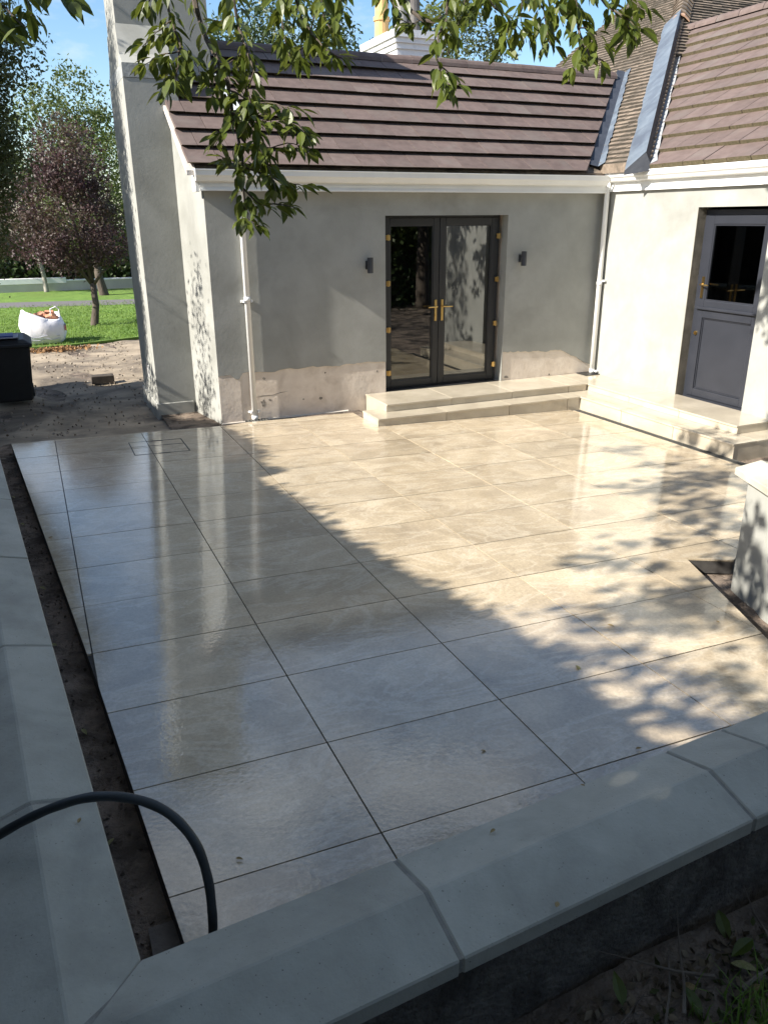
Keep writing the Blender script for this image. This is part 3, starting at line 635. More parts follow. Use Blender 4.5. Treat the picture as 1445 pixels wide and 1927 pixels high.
for r_ in range(NR):
    x = EX+r_*EXP*PC; z = EZ2+r_*EXP*PS; off = 0 if r_ % 2 else .165
    ymin = 4.0+r_*.30; k = 0
    while True:
        y = hip_y(x)+.33-off-k*TLW; k += 1
        if y < 2.3: break
        M4 = Matrix((Xr, Yr, Zr)).transposed().to_4x4(); M4.translation = Vector((x+random.uniform(-.003, .003), y, z+random.uniform(-.002, .002)))
        if y < ymin: far.append(M4); continue
        me = TILEM
        if y+TLW/2+.35 > hip_y(x)-.1:
            me = cut_copy(M4, [(hpt, hn)])
            if me is None: continue
        o = bpy.data.objects.new('roof_tile', me); COL.objects.link(o); o.parent = roofR; o.matrix_basis = M4; count += 1
mb = MB(); tv = [v.co.copy() for v in TILEM.vertices]; tf = [tuple(f.vertices) for f in TILEM.polygons]; tm = [f.material_index for f in TILEM.polygons]
for M4 in far:
    b = len(mb.v); mb.v += [tuple(M4 @ v) for v in tv]; mb.f += [tuple(b+i for i in f) for f in tf]; mb.m += tm
stuff(mb.build('roof_tiles', [ROOFT, MOSS], roofR))
y = hip_y(RX)-.02
while y > 2.4:
    mb = MB(); y1 = max(y-.45, 2.3); half_round(mb, (RX, y-.004, RZ2-.01+random.uniform(-.004, .004)), (RX, y1+.004, RZ2-.01), .115); mb.build('ridge_tile', ROOFT, roofR)
    y = y1
# old plain tile roof: -X slope, and -Y slope past the hip
YG, ZR = 12.3, 6.7; XR = OX+(ZR-OZ)/OT
HY0 = 6.165+(OX-8.10)*1.01
w = MB()
A = [(OX+.14, HY0+.14), (XR, HY0+(XR-OX)*1.01), (XR, YG), (OX+.14, YG)]
w.prism([(x, y, OZ+(x-OX)*OT-.06) for x, y in A], [(x, y, OZ+(x-OX)*OT-.03) for x, y in A])
OTY = OT/1.01
A = [(OX+.14, HY0+.14), (17, HY0+.14), (17, HY0+(XR-OX)*1.01), (XR, HY0+(XR-OX)*1.01)]
w.prism([(x, y, OZ+(y-HY0)*OTY-.06) for x, y in A], [(x, y, OZ+(y-HY0)*OTY-.03) for x, y in A])
A = [(XR, HY0+(XR-OX)*1.01), (17, HY0+(XR-OX)*1.01), (17, YG), (XR, YG)]
w.prism([(x, y, ZR-.15) for x, y in A], [(x, y, ZR-.03) for x, y in A])
roofO = w.build('old_roof', PLAIN, house)
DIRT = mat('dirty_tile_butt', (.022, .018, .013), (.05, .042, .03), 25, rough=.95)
GA = .105*math.cos(math.atan(OT))
w = MB(); w.prism([(8.085, 6.20, 2.69), (8.16, 6.20, 2.69), (8.16, 7.02, 2.69), (8.085, 7.02, 2.69)], [(8.075, 6.20, 2.80), (8.16, 6.20, 2.84), (8.16, 7.02, 2.84), (8.075, 7.02, 2.80)]); w.build('eaves_course', PLAIN, roofO)
k = 1
while OX+k*GA < XR:
    x0 = OX+k*GA; x1 = x0+GA*1.25; z0, z1 = OZ+(x0-OX)*OT, OZ+(x1-OX)*OT; ya = HY0+(x0-OX)*1.01; k += 1
    mb = MB(); segs = 40; rs = random.Random(k); last = None
    ys = np.linspace(ya, YG, segs+1)
    for q in range(segs):
        h = .028+rs.uniform(-.006, .007)
        mb.prism([(x0, ys[q], z0-.012), (x1, ys[q], z1-.03), (x1, ys[q+1], z1-.03), (x0, ys[q+1], z0-.012)], [(x0+rs.uniform(-.006, .004), ys[q], z0+h), (x1, ys[q], z1-.004), (x1, ys[q+1], z1-.004), (x0+rs.uniform(-.006, .004), ys[q+1], z0+h)])
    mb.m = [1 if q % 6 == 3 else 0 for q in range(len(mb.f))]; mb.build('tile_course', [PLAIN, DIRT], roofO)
k = 0
while HY0+k*GA < HY0+(XR-OX)*1.01:
    y0 = HY0+k*GA; y1 = y0+GA*1.25; z0, z1 = OZ+(y0-HY0)*OTY, OZ+(y1-HY0)*OTY; xa = OX+(y0-HY0)/1.01; k += 1
    if z0 < 4.4: continue
    mb = MB(); rs = random.Random(900+k); xs = np.linspace(xa, 16.8, 24)
    for q in range(23):
        h = .028+rs.uniform(-.006, .007)
        mb.prism([(xs[q], y0, z0-.012), (xs[q+1], y0, z0-.012), (xs[q+1], y1, z1-.03), (xs[q], y1, z1-.03)], [(xs[q], y0, z0+h), (xs[q+1], y0, z0+h), (xs[q+1], y1, z1-.004), (xs[q], y1, z1-.004)])
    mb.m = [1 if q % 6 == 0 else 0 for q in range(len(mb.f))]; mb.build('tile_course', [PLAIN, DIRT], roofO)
# bonnet hip tiles above the new ridge
for k in range(16):
    x = RX-.10+k*.115; y = HY0+(x-OX)*1.01; z = OZ+(x-OX)*OT+.02
    if x > XR: break
    mb = MB(); dv = Vector((1, 1.01, OT)).normalized(); p0 = Vector((x, y, z)); s = Vector((1, -1.01, 0)).normalized(); u = s.cross(dv)
    if u.z < 0: u = -u
    pr = [(-.16, -.07), (-.08, .01), (0, .05), (.08, .01), (.16, -.07)]
    mb.prism([p0+s*a+u*(b+.03) for a, b in pr]+[p0+s*a+u*(b+.008) for a, b in reversed(pr)], [p0+dv*.22+s*a*.9+u*b for a, b in pr]+[p0+dv*.22+s*a*.9+u*(b-.02) for a, b in reversed(pr)])
    mb.build('hip_tile', TERRA if k < 1 else PLAIN, roofO)
# lead over the old hip, with its upstand to the new roof coloured dark for shade
def HP(t, o_, z=None, h=0):
    x = 8.07+t*(RX-8.07-.02); q = Vector((x, 6.165+(x-8.10)*1.01, 0))+hn*o_
    zz = (OZ+(q.x-OX)*OT if z == 'o' else EZ2+(q.x-EX)*PT)+h; return (q.x, q.y, zz)
w = MB(); n_ = 24; rs = random.Random(3); ed = [rs.uniform(-.012, .012) for _ in range(n_+1)]; ef = [rs.uniform(-.012, .012) for _ in range(n_+1)]
for k in range(n_):
    a_, b_ = k/n_, (k+1)/n_; wd = .24
    ra, rb = .04+.02*math.sin(a_*9), .04+.02*math.sin(b_*9)
    w.face([HP(a_, .0, 'o', .105+ra*.3), HP(b_, .0, 'o', .105+rb*.3), HP(b_, wd*.5, 'o', .06+rb*.4), HP(a_, wd*.5, 'o', .06+ra*.4)])
    w.face([HP(a_, wd*.5, 'o', .06+ra*.4), HP(b_, wd*.5, 'o', .06+rb*.4), HP(b_, wd+ed[k+1], 'o', .034), HP(a_, wd+ed[k], 'o', .034)])
    w.face([HP(a_, -.06, 'n', .082), HP(b_, -.06, 'n', .082), HP(b_, .0, 'o', .105+rb*.3), HP(a_, .0, 'o', .105+ra*.3)], 1)
    w.face([HP(a_, -.13+ef[k], 'n', .076), HP(b_, -.13+ef[k+1], 'n', .076), HP(b_, -.06, 'n', .082), HP(a_, -.06, 'n', .082)], 2)
w.face([HP(0, -.06, 'n', .082), HP(0, .0, 'o', .11), HP(0, .12, 'o', .075), HP(0, .24, 'o', .03), HP(0, .24, 'o', -.02), HP(0, -.06, 'n', .0)], 1)
w.build('hip_lead', [LEAD, LEADSHADE, mat('lead_edge', (.25, .26, .27), (.34, .35, .36), 12, rough=.5, bump=.4, bscale=25)], roofO)

# main chimney breast and stack
w = MB()
w.box(2.19, 2.78, 7.93, 9.25, -.4, 3.64)
w.box(2.196, 2.78, 7.94, 9.245, 3.64, 3.79)
w.prism([(2.20, 7.95, 3.79), (2.78, 7.95, 3.79), (2.78, 9.25, 3.79), (2.20, 9.25, 3.79)], [(2.215, 8.22, 3.93), (2.78, 8.22, 3.93), (2.78, 9.245, 3.93), (2.215, 9.245, 3.93)])
w.prism([(2.215, 8.22, 3.93), (2.78, 8.22, 3.93), (2.78, 9.245, 3.93), (2.215, 9.245, 3.93)], [(2.225, 8.40, 4.25), (2.78, 8.40, 4.25), (2.78, 9.24, 4.25), (2.225, 9.24, 4.25)])
w.box(2.235, 3.29, 8.405, 9.235, 3.6, 5.9)
w.box(2.16, 3.36, 8.355, 9.31, 5.9, 6.02)
CH = w.build('chimney', RENDER, house)
w = MB(); w.box(2.191, 2.70, 7.925, 9.24, 3.645, 3.785); w.build('lead_band', mat('band_lead', (.20, .21, .21), (.36, .37, .36), 14, rough=.7, bump=.5, bscale=30), CH)
w = MB(); w.box(2.165, 2.63, 7.905, 9.27, -.4, -.035); w.build('plinth', RENDER, CH, bevel=.006)
w = MB(); w.box(2.180, 2.189, 8.44, 8.62, .20, .36); w.build('vent_plate', WHITEP, CH)
# white painted stack with pots, behind the ridge
w = MB(); X0, X1, Y0, Y1 = 8.30, 9.35, 12.9, 14.15
w = MB(); ax, ay = 8.22, 13.75
def rb(mb, e, z0, z1): mb.box(ax-e, ax+.98+e, ay-e, ay+1.5+e, z0, z1)
for e, z0, z1 in ((0, 4.0, 5.28), (.035, 5.28, 5.38), (.075, 5.38, 5.47), (.12, 5.47, 5.60)): rb(w, e, z0, z1)
CW2 = w.build('chimney', WHITEC, house)
w = MB(); w.tube([(ax+.15, ay+1.1, 5.6), (ax+.15, ay+1.1, 5.95), (ax+.15, ay+1.1, 5.96), (ax+.15, ay+1.1, 6.03), (ax+.15, ay+1.1, 6.04), (ax+.15, ay+1.1, 6.5)], [.15, .145, .17, .17, .14, .13], 14); w.build('chimney_pot', mat('buff_pot', (.52, .33, .13), (.6, .4, .18), 5, rough=.8), CW2, smooth=False)
w = MB(); w.tube([(ax+.52, ay+1.0, 5.6), (ax+.52, ay+1.0, 5.9), (ax+.52, ay+1.0, 6.5)], [.16, .15, .14], 14); w.build('chimney_pot', mat('grey_pot', (.26, .25, .23), (.34, .33, .3), 5, rough=.85), CW2)
w = MB(); w.tube([(ax+.8, ay+.95, 5.6), (ax+.8, ay+.95, 5.85), (ax+.8, ay+.95, 6.5)], [.15, .14, .13], 14); w.build('chimney_pot', mat('dark_pot', (.10, .09, .085), (.16, .15, .14), 5, rough=.85), CW2)

# wall lamps
def lamp(x, z, label):
    t = thing('wall_lamp', (x, YW-.012, z), label, 'lamp', 'up and down wall lamps beside the double doors')
    mb = MB(); mb.box(-.03, .03, -.016, 0, -.05, .05)
    o = mb.build('back_plate', LAMPM); o.parent = t
    mb = MB(); mb.box(-.012, .012, -.05, -.016, -.03, .03); o = mb.build('bracket', LAMPM); o.parent = t
    mb = MB(); mb.tube([(0, -.085, -.09), (0, -.085, .09)], .036, 20); o = mb.build('lamp_body', LAMPM, smooth=False); o.parent = t
    for z_ in (-.0905, .0905):
        mb = MB(); mb.tube([(0, -.085, z_-.001), (0, -.085, z_+.001)], .028, 16); o = mb.build('lens', GLASSD); o.parent = t
lamp(4.745, 1.62, 'dark cylindrical wall lamp to the left of the double doors')
lamp(6.955, 1.645, 'dark cylindrical wall lamp to the right of the double doors')

# ------------------------------------------------------------------ things in the yard
bn = thing('wheelie_bin', (.45, 9.9, GZ), 'black wheelie bin with folded papers on its lid at the left edge', 'bin')
mb = MB(); mb.prism([(.22, 9.62, GZ+.06), (.73, 9.62, GZ+.06), (.73, 10.2, GZ+.06), (.22, 10.2, GZ+.06)], [(.16, 9.56, GZ+.82), (.79, 9.56, GZ+.82), (.79, 10.28, GZ+.82), (.16, 10.28, GZ+.82)]); mb.build('bin_body', BLACKP, bn, bevel=.025)
mb = MB(); mb.box(.13, .82, 9.53, 10.31, GZ+.80, GZ+.85); mb.prism([(.14, 9.54, GZ+.851), (.81, 9.54, GZ+.851), (.81, 10.30, GZ+.851), (.14, 10.30, GZ+.851)], [(.22, 9.64, GZ+.90), (.73, 9.64, GZ+.90), (.73, 10.25, GZ+.92), (.22, 10.25, GZ+.92)]); mb.build('bin_lid', BLACKP, bn, bevel=.01)
for x in (.2, .72):
    mb = MB(); mb.tube([(x-.03, 10.2, GZ+.1), (x+.03, 10.2, GZ+.1)], .1, 16); mb.build('wheel', RUBBER, bn)
pk = thing('paper_stack', (.4, 9.8, GZ+.92), 'flat stack of blue and pale papers lying on the black bin', 'papers')
mb = MB()
mb.box(.18, .66, 9.62, 10.0, GZ+.922, GZ+.935); mb.build('pale_sheet', mat('pale_card', (.35, .36, .42), rough=.7), pk)
mb = MB(); mb.box(.24, .60, 9.66, 10.02, GZ+.936, GZ+.952); mb.build('blue_sheet', BLUEP, pk)
# builders bag
bgT = thing('rubble_bag', (1.05, 15.75, GZ), 'slumped white builders bag filled with broken tiles on the lawn edge', 'bag')
def bag_mesh():
    bm = bmesh.new(); rings = []
    H = [(0, .40), (.04, .46), (.18, .52), (.34, .53), (.46, .50), (.54, .45), (.58, .43), (.52, .36), (.44, .30)]
    rs = np.random.RandomState(4); N = 36
    for h, rr in H:
        ring = []
        for q in range(N):
            t = 2*math.pi*q/N; c, s = math.cos(t), math.sin(t); sq = 1/max(abs(c), abs(s))**.62
            e = 1+.035*math.sin(5*t+h*9)+.02*rs.normal(); hz = h*(1+.10*math.sin(2*t+.6)-(.10 if h > .4 else 0)*math.cos(t))
            ring.append(bm.verts.new((1.05+rr*sq*c*.82*e, 15.75+rr*sq*s*.8*e, GZ+.03+hz)))
        rings.append(ring)
    for a, b in zip(rings, rings[1:]):
        for q in range(N): bm.faces.new((a[q], a[(q+1) % N], b[(q+1) % N], b[q]))
    me = bpy.data.meshes.new('bag_body'); bm.to_mesh(me); bm.free(); me.materials.append(BAGW); me.polygons.foreach_set('use_smooth', [True]*len(me.polygons)); return me
link('bag_body', bag_mesh(), bgT)
for k in range(26):
    a = random.uniform(0, 6.28); r_ = .30*math.sqrt(random.random()); cx, cy, cz = 1.05+r_*math.cos(a), 15.75+r_*math.sin(a), GZ+.47+random.uniform(0, .12)
    me = MB(); sx, sy, sz = random.uniform(.05, .10), random.uniform(.05, .10), random.uniform(.02, .04)
    me.box(-sx, sx, -sy, sy, -sz, sz); o = bpy.data.objects.new('broken_tile', me.mesh('broken_tile', RUBBLE)); COL.objects.link(o); o.parent = bgT; o.location = Vector((cx, cy, cz))-bgT.location; o.rotation_euler = (random.uniform(-.7, .7), random.uniform(-.7, .7), random.uniform(0, 3))
mb = MB(); mb.tube([(1.22, 15.55, GZ+.56), (1.24, 15.52, GZ+.72), (1.34, 15.55, GZ+.76), (1.40, 15.6, GZ+.70), (1.40, 15.62, GZ+.55)], .014, 6); mb.build('lifting_loop', BAGW, bgT)
for z in (.14, .20): mb = MB(); mb.tube([(.70+.05*q, 15.32-.03*math.sin(q*.4), GZ+z+.012*math.sin(q*1.1)) for q in range(14)], .008, 5); mb.build('seam', mat('bag_seam', (.45, .45, .5), rough=.7), bgT)
for k, z in enumerate((.40, .365, .33, .295)): mb = MB(); mb.box(1.475, 1.49, 15.45, 15.66, GZ+z-.012, GZ+z+.010); mb.build('print_stripe', BLUEP if k == 0 else REDP, bgT)
lg = thing('timber_offcut', (1.75, 10.85, GZ), 'dark block of timber lying on the dirt by the chimney', 'timber')
mb = MB(); mb.box(1.58, 1.92, 10.76, 10.96, GZ, GZ+.12); mb.build('block', mat('dark_timber', (.045, .035, .028), (.08, .065, .05), 9, rough=.9, bump=.6), lg, bevel=.008)
# fallen debris by the bag
n = 500; p = np.stack([np.random.normal(1.25, .30, n), np.random.normal(14.75, .16, n), np.full(n, GZ+.02)], -1)
stuff(link('leaf_drift', leaves_mesh('leaf_drift', p, .07, mat('rust_leaves', (.16, .085, .035), (.27, .15, .06), 9, rough=.9), .6, 31)))
# low wall beyond the lane
bw = thing('boundary_wall', (2.5, 29.4, GZ), 'low pale wall with a stepped capping behind the lawn', 'wall')
mb = MB(); mb.box(-14, 2.18, 29.3, 29.55, GZ-.1, GZ+.30); mb.box(2.18, 20, 29.3, 29.55, GZ-.1, GZ+.36); mb.build('wall_body', WHITEW, bw)
mb = MB(); mb.box(-14, 2.20, 29.27, 29.58, GZ+.30, GZ+.48); mb.build('capping', WHITEC, bw)
mb = MB(); mb.box(2.21, 20, 29.27, 29.58, GZ+.36, GZ+.40); mb.build('capping', WHITEC, bw)

# ------------------------------------------------------------------ trees and shrubs
def clumps(ell, ncl, per, spread, rs, shell=.5):
    out = []
    w_ = np.array([e[3]*e[4]*e[5] for e in ell]); w_ = w_/w_.sum()
    for (cx, cy, cz, rx, ry, rz), ww in zip(ell, w_):
        k = max(3, int(ncl*ww)); d = rs.normal(size=(k, 3)); d /= np.linalg.norm(d, axis=1)[:, None]
        r_ = rs.uniform(0, 1, k)**(1/3*(1-shell)); c = d*r_[:, None]*np.array([rx, ry, rz])+np.array([cx, cy, cz])
        pts = np.repeat(c, per, 0)+rs.normal(size=(k*per, 3))*spread*np.array([1, 1, .7]); out.append(pts)
    return np.concatenate(out)
def limbs(mb, base, top, ends, r0, r1, rs, n=7):
    base, top = Vector(base), Vector(top)
    mid = base.lerp(top, .5)+Vector((rs.uniform(-.05, .05), rs.uniform(-.05, .05), 0))
    mb.tube([base-Vector((0, 0, .1)), base+Vector((0, 0, .08)), mid, top], [r0*1.35, r0, r0*.85, r1*1.2], 9)
    for e in ends:
        e = Vector(e); m_ = top.lerp(e, .5)+Vector((rs.uniform(-.12, .12), rs.uniform(-.12, .12), rs.uniform(0, .15)))
        mb.tube([top-Vector((0, 0, .05)), m_, e], [r1*.8, r1*.5, r1*.15], n)
        for _ in range(3):
            f = m_.lerp(e, rs.uniform(0, .8)); mb.tube([f, f+Vector((rs.uniform(-.5, .5), rs.uniform(-.5, .5), rs.uniform(.0, .5)))*(r1*10)], [r1*.25, r1*.06], 5)
def tree(name, base, trunk_top, ell, ncl, per, spread, size, lm, label, group=None, r0=.12, seed=1, bark=BARK, cat='tree', aspect=.5, nl=7, shell=.5):
    rs = np.random.RandomState(seed); t = thing(name, base, label, cat, group)
    pts = clumps(ell, ncl, per, spread, rs, shell)
    link('crown', leaves_mesh('crown', pts, size, lm, aspect, seed), t)
    ends = [pts[rs.randint(len(pts))] for _ in range(nl)]
    mb = MB(); limbs(mb, base, trunk_top, ends, r0, r0*.6, rs); mb.build('trunk', bark, t, smooth=True)
    return t
tree('plum_tree', (2.24, 18.27, GZ), (2.32, 18.3, .75), [(2.0, 18.5, 2.3, 1.0, 1.0, 1.4), (2.15, 18.4, 3.4, .75, .8, 1.0), (1.35, 18.4, 1.7, .6, .7, .6), (2.75, 18.3, 1.8, .6, .7, .7)], 560, 34, .12, .075, LEAFP,
     'purple leaved plum tree standing on the lawn near the house end', r0=.095, seed=3)
tree('lawn_tree', (1.49, 29.0, GZ), (1.40, 29.05, 1.0), [(1.1, 29.2, 2.3, 1.6, 1.2, 1.2), (.4, 29.2, 1.9, 1.0, 1, 1)], 200, 30, .18, .12, LEAFP, 'small tree with a pale straight trunk in front of the low wall', r0=.085, seed=4, bark=PALEBARK)
tree('lawn_tree', (3.22, 26.7, GZ), (3.10, 26.8, .9), [(3.2, 27.2, 3.0, 1.7, 1.5, 2.0), (4.2, 27, 2.0, 1.0, 1, 1)], 260, 30, .2, .12, LEAFG, 'dark trunked tree on the verge just right of the plum trunk', r0=.16, seed=5)
tree('background_tree', (3.3, 34, GZ), (3.3, 34, 2.0), [(2.4, 34, 4.6, 1.5, 2, 2.6), (3.6, 34, 6.1, 1.2, 1.5, 1.9), (4.2, 34, 4.0, 1.5, 2, 2.5)], 360, 30, .22, .15, LEAFG, 'bright green tree rising behind the plum tree', r0=.2, seed=6)
tree('background_tree', (-.6, 36, GZ), (-.6, 36, 1.6), [(-.4, 36, 3.0, 2.5, 2, 2.6), (1.5, 36, 2.3, 2.0, 1.8, 2.0), (-2, 36, 5, 2.5, 2, 3)], 500, 30, .25, .17, LEAFD, 'dark bushy tree behind the low wall at far left', r0=.2, seed=7)
tree('background_tree', (9.2, 27, GZ), (9.3, 27, 3.2), [(8.2, 27, 6.6, 2.2, 1.8, 1.7), (10.6, 27.5, 7.4, 2.4, 2, 2.2), (7.2, 27, 5.5, 1.6, 1.6, 1.3), (11.5, 27, 5.4, 2, 2, 2)], 620, 34, .24, .15, LEAFD, 'large dark tree behind the ridge left of the white chimney', r0=.28, seed=8)
tree('background_tree', (15.6, 26, GZ), (15.6, 26, 3), [(14.3, 26, 6.4, 1.9, 2, 1.7), (16, 26, 7.4, 2, 2, 2), (17, 26, 5.6, 1.6, 2, 1.6)], 480, 34, .22, .15, LEAFO, 'sunlit yellow green tree behind the ridge right of the white chimney', r0=.25, seed=9)
hg = thing('hedge', (5, 33, GZ), 'dark hedge closing the view behind the low wall', 'hedge')
rs = np.random.RandomState(21); p = np.column_stack([rs.uniform(-8, 14, 16000), 33+rs.normal(0, .5, 16000), GZ+rs.uniform(0, 2.2, 16000)]); link('foliage', leaves_mesh('foliage', p, .2, LEAFD, .6, 21), hg)
mb = MB(); mb.box(-8, 14, 33.2, 33.9, GZ, GZ+1.9); mb.build('hedge_core', BARK, hg)
# leafy tree by the bin, dappling the chimney
tree('leafy_tree', (-.9, 10.4, GZ), (-.8, 10.4, 1.6), [(.25, 10.6, 3.7, .75, .8, 1.2), (.25, 10.7, 3.4, .7, .8, 1.5), (.3, 10.6, 5.0, .7, .8, .8), (.5, 10.6, 4.9, .7, .8, .8), (.15, 10.4, 2.2, .6, .7, .9), (.85, 10.7, 4.4, .6, .6, .55), (.6, 10.6, 2.9, .5, .6, .7), (-.9, 8.68, 4.9, .5, .48, 1.8), (-.9, 8.68, 4.6, .5, .48, 1.6), (-.9, 8.68, 3.3, .6, .45, .9), (-.9, 8.68, 3.1, .6, .45, .9), (-.9, 7.28, 3.2, .4, .10, 1.3), (-1.0, 9.6, 3.4, .9, 1.2, 1.6)], 2900, 34, .14, .068, LEAFO,
     'tall loose olive green tree at the left edge above the bin', r0=.11, seed=12, shell=.3, aspect=.42, nl=12)
sh = thing('laurel_shrub', (-.1, 8.0, GZ), 'dark glossy leaved shrub poking in at the left edge in front of the bin', 'shrub')
rs = np.random.RandomState(14); p = clumps([(-.12, 8.0, .75, .42, .4, .5), (-.1, 8.1, 1.5, .38, .4, .6)], 70, 12, .08, rs); link('foliage', leaves_mesh('foliage', p, .085, LEAFD, .5, 14, .3), sh)
mb = MB(); limbs(mb, (-.25, 8.0, GZ), (-.2, 8.0, .3), [p[k*50] for k in range(9)], .03, .022, rs); mb.build('stem', BARK, sh)
# tall hedge beyond the left wall: its top edge throws the long shade over the paving
HXC = -2.1
ht = thing('hedge', (HXC, 2, 0), 'tall clipped hedge beyond the left wall, outside the picture', 'hedge')
ks_y = [-8, 1.2, 1.76, 2.11, 2.49, 3.04, 3.66, 4.31, 4.63, 4.81, 5.0, 5.5, 6.2, 6.9, 7.4, 7.6, 10.6, 10.9]
ks_x = [3.3, 3.10, 3.0, 2.90, 2.83, 2.71, 2.65, 2.56, 2.44, 2.86, 2.60, 2.78, 2.72, 2.62, 2.55, 2.1, 1.9, 1.2]
rs = np.random.RandomState(17); n = 34000; yy = rs.uniform(-6, 10.9, n)
top = (np.interp(yy+.37, ks_y, ks_x)-HXC)*TAN-.09
zz = top-np.abs(rs.normal(0, .08, n))-(rs.uniform(0, 1, n) < .5)*rs.uniform(0, 2.6, n)
p = np.column_stack([HXC+rs.normal(0, .08, n), yy, zz]); link('foliage', leaves_mesh('foliage', p, .075, LEAFD, .5, 18), ht)
mb = MB(); ysg = np.linspace(-6, 10.85, 68)
for a_, b_ in zip(ysg, ysg[1:]):
    h = min((np.interp(a_+.37, ks_y, ks_x)-HXC)*TAN, (np.interp(b_+.37, ks_y, ks_x)-HXC)*TAN)-.09-.10
    mb.box(HXC-.22, HXC+.22, a_, b_, GZ, h)
mb.build('hedge_core', BARK, ht)
hk = thing('hedge', (1, -5.5, 0), 'tall hedge added behind the viewpoint to darken the near coping, outside the picture', 'hedge')  # unseen hedge, added to cut light on the coping's outer slope
p = np.column_stack([rs.uniform(-4, 8, 9000), -5.2+rs.normal(0, .35, 9000), rs.uniform(.1, 2.7, 9000)]); link('foliage', leaves_mesh('foliage', p, .17, LEAFD, .6, 20), hk)
mb = MB(); mb.box(-4, 8, -5.9, -5.4, 0, 2.4); mb.build('hedge_core', BARK, hk)
hb = thing('hedge', (13, -4, 0), 'dense hedge behind the right hand garden wall, outside the picture', 'hedge')
p = np.column_stack([rs.uniform(9.5, 18, 9000), -5+rs.normal(0, .5, 9000), rs.uniform(-.3, 3.6, 9000)]); link('foliage', leaves_mesh('foliage', p, .16, LEAFD, .6, 19), hb)
mb = MB(); mb.box(9.5, 18, -5.6, -5.2, -.3, 3.4); mb.build('hedge_core', BARK, hb)

tree('sky_block_tree', (10.5, -2.6, 0), (10.5, -2.6, 2.2), [(10.2, -2.4, 4.6, 2.8, 2.6, 2.6), (11.5, -4, 3.6, 2.2, 2.2, 2.2)], 300, 40, .3, .2, LEAFG, 'spreading tree added beyond the right hand wall to block sky light, outside the picture', r0=.2, seed=40)  # unseen tree, added to darken the shaded paving
# the overhanging tree: crown above and left of the camera, twigs hanging into view
ot = thing('ash_tree', (-1.3, -.6, 0), 'overhanging tree whose leafy twigs hang across the top of the view', 'tree')
rs = np.random.RandomState(23)
def cast(tx, ty, tz, z): s = (z-tz)/math.sin(SUN_EL); return np.column_stack([tx, ty, np.full(len(tx), 0)+tz])-np.array(LDIR)[None, :]*s[:, None]
sets = []
def shade(n, x0, x1, y0, y1, z0, z1, ncl, sp):
    c = np.column_stack([rs.uniform(x0, x1, ncl), rs.uniform(y0, y1, ncl), rs.uniform(z0, z1, ncl)]); k = rs.randint(ncl, size=n)
    tx = c[k, 0]+rs.normal(0, sp, n); ty = c[k, 1]+rs.normal(0, sp*.8, n); z = c[k, 2]+rs.normal(0, sp*.5, n)
    q = cast(tx, ty, -.1, z); u, v, w_ = project(q)
    ok = ~((w_ > 0) & (u > -60) & (u < 1505) & (v > -60) & (v < 1990)); sets.append(q[ok])
shade(12000, 1.0, 8.5, -4.8, -.25, 3.4, 5.6, 700, .20)
shade(2500, 2.6, 6.0, -1.2, -.3, 3.5, 4.6, 200, .15)
shade(620, 3.3, 5.2, -.2, 1.2, 3.5, 5.2, 40, .14)
shade(260, 3.9, 5.6, 1.0, 2.1, 3.6, 5.0, 20, .12)
shade(360, 5.3, 7.3, 2.0, 3.2, 3.8, 5.2, 17, .13)
shade(200, 6.2, 8.6, 3.2, 4.3, 3.9, 5.2, 9, .12)
shade(520, 9.3, 12.2, 3.3, 4.5, 4.0, 5.4, 20, .12)
n = 5000; q = np.column_stack([rs.uniform(-4.5, 4.5, n), rs.uniform(-6.5, -.5, n), rs.uniform(4.4, 7, n)])  # upper canopy leaves added out of view to cut sky light on the foreground
n = 4000; q = np.concatenate([q, np.column_stack([rs.uniform(-2.0, 3.2, n), rs.uniform(-1, 3.0, n), rs.uniform(6.5, 8.3, n)])])
u, v, w_ = project(q); sets.append(q[~((w_ > 0) & (u > -120) & (u < 1565) & (v > -160) & (v < 2000))])
o = link('crown', leaves_mesh('crown', np.concatenate(sets), .15, LEAF, .5, 24), ot); stuff(o)
mb = MB(); limbs(mb, (-1.3, -.6, -.2), (-1.2, -.4, 3.0), [(-.6, -.9, 4.3), (.2, -.8, 4.4), (-1, -1.6, 4.6), (-.4, -1.8, 4.5), (1.2, -.9, 4.6), (-2, -.6, 4.9)], .2, .05, random.Random(5)); mb.build('trunk', BARK, ot, smooth=True)
def leaf_proto(k):
    rs_ = random.Random(k); mb = MB(); prof = [(0, .012), (.16, .15), (.40, .225), (.66, .18), (.87, .075), (1, .0)]; bend = rs_.uniform(.05, .22); fold = rs_.uniform(.15, .45)
    L_, R_, Mi = [], [], []
    for t, w_ in prof:
        zb = -bend*t*t; Mi.append((0, t, zb)); L_.append((-w_, t, zb+w_*fold)); R_.append((w_, t, zb+w_*fold))
    for q in range(len(prof)-1):
        if q == len(prof)-2: mb.face([L_[q], Mi[q], Mi[q+1]]); mb.face([Mi[q], R_[q], Mi[q+1]])
        else: mb.face([L_[q], Mi[q], Mi[q+1], L_[q+1]]); mb.face([Mi[q], R_[q], R_[q+1], Mi[q+1]])
    me = bpy.data.meshes.new('leaf'); me.from_pydata(mb.v, [], mb.f); me.materials.append(LEAF); me.polygons.foreach_set('use_smooth', [True]*len(me.polygons)); return me
PROTO = [leaf_proto(k) for k in range(5)]
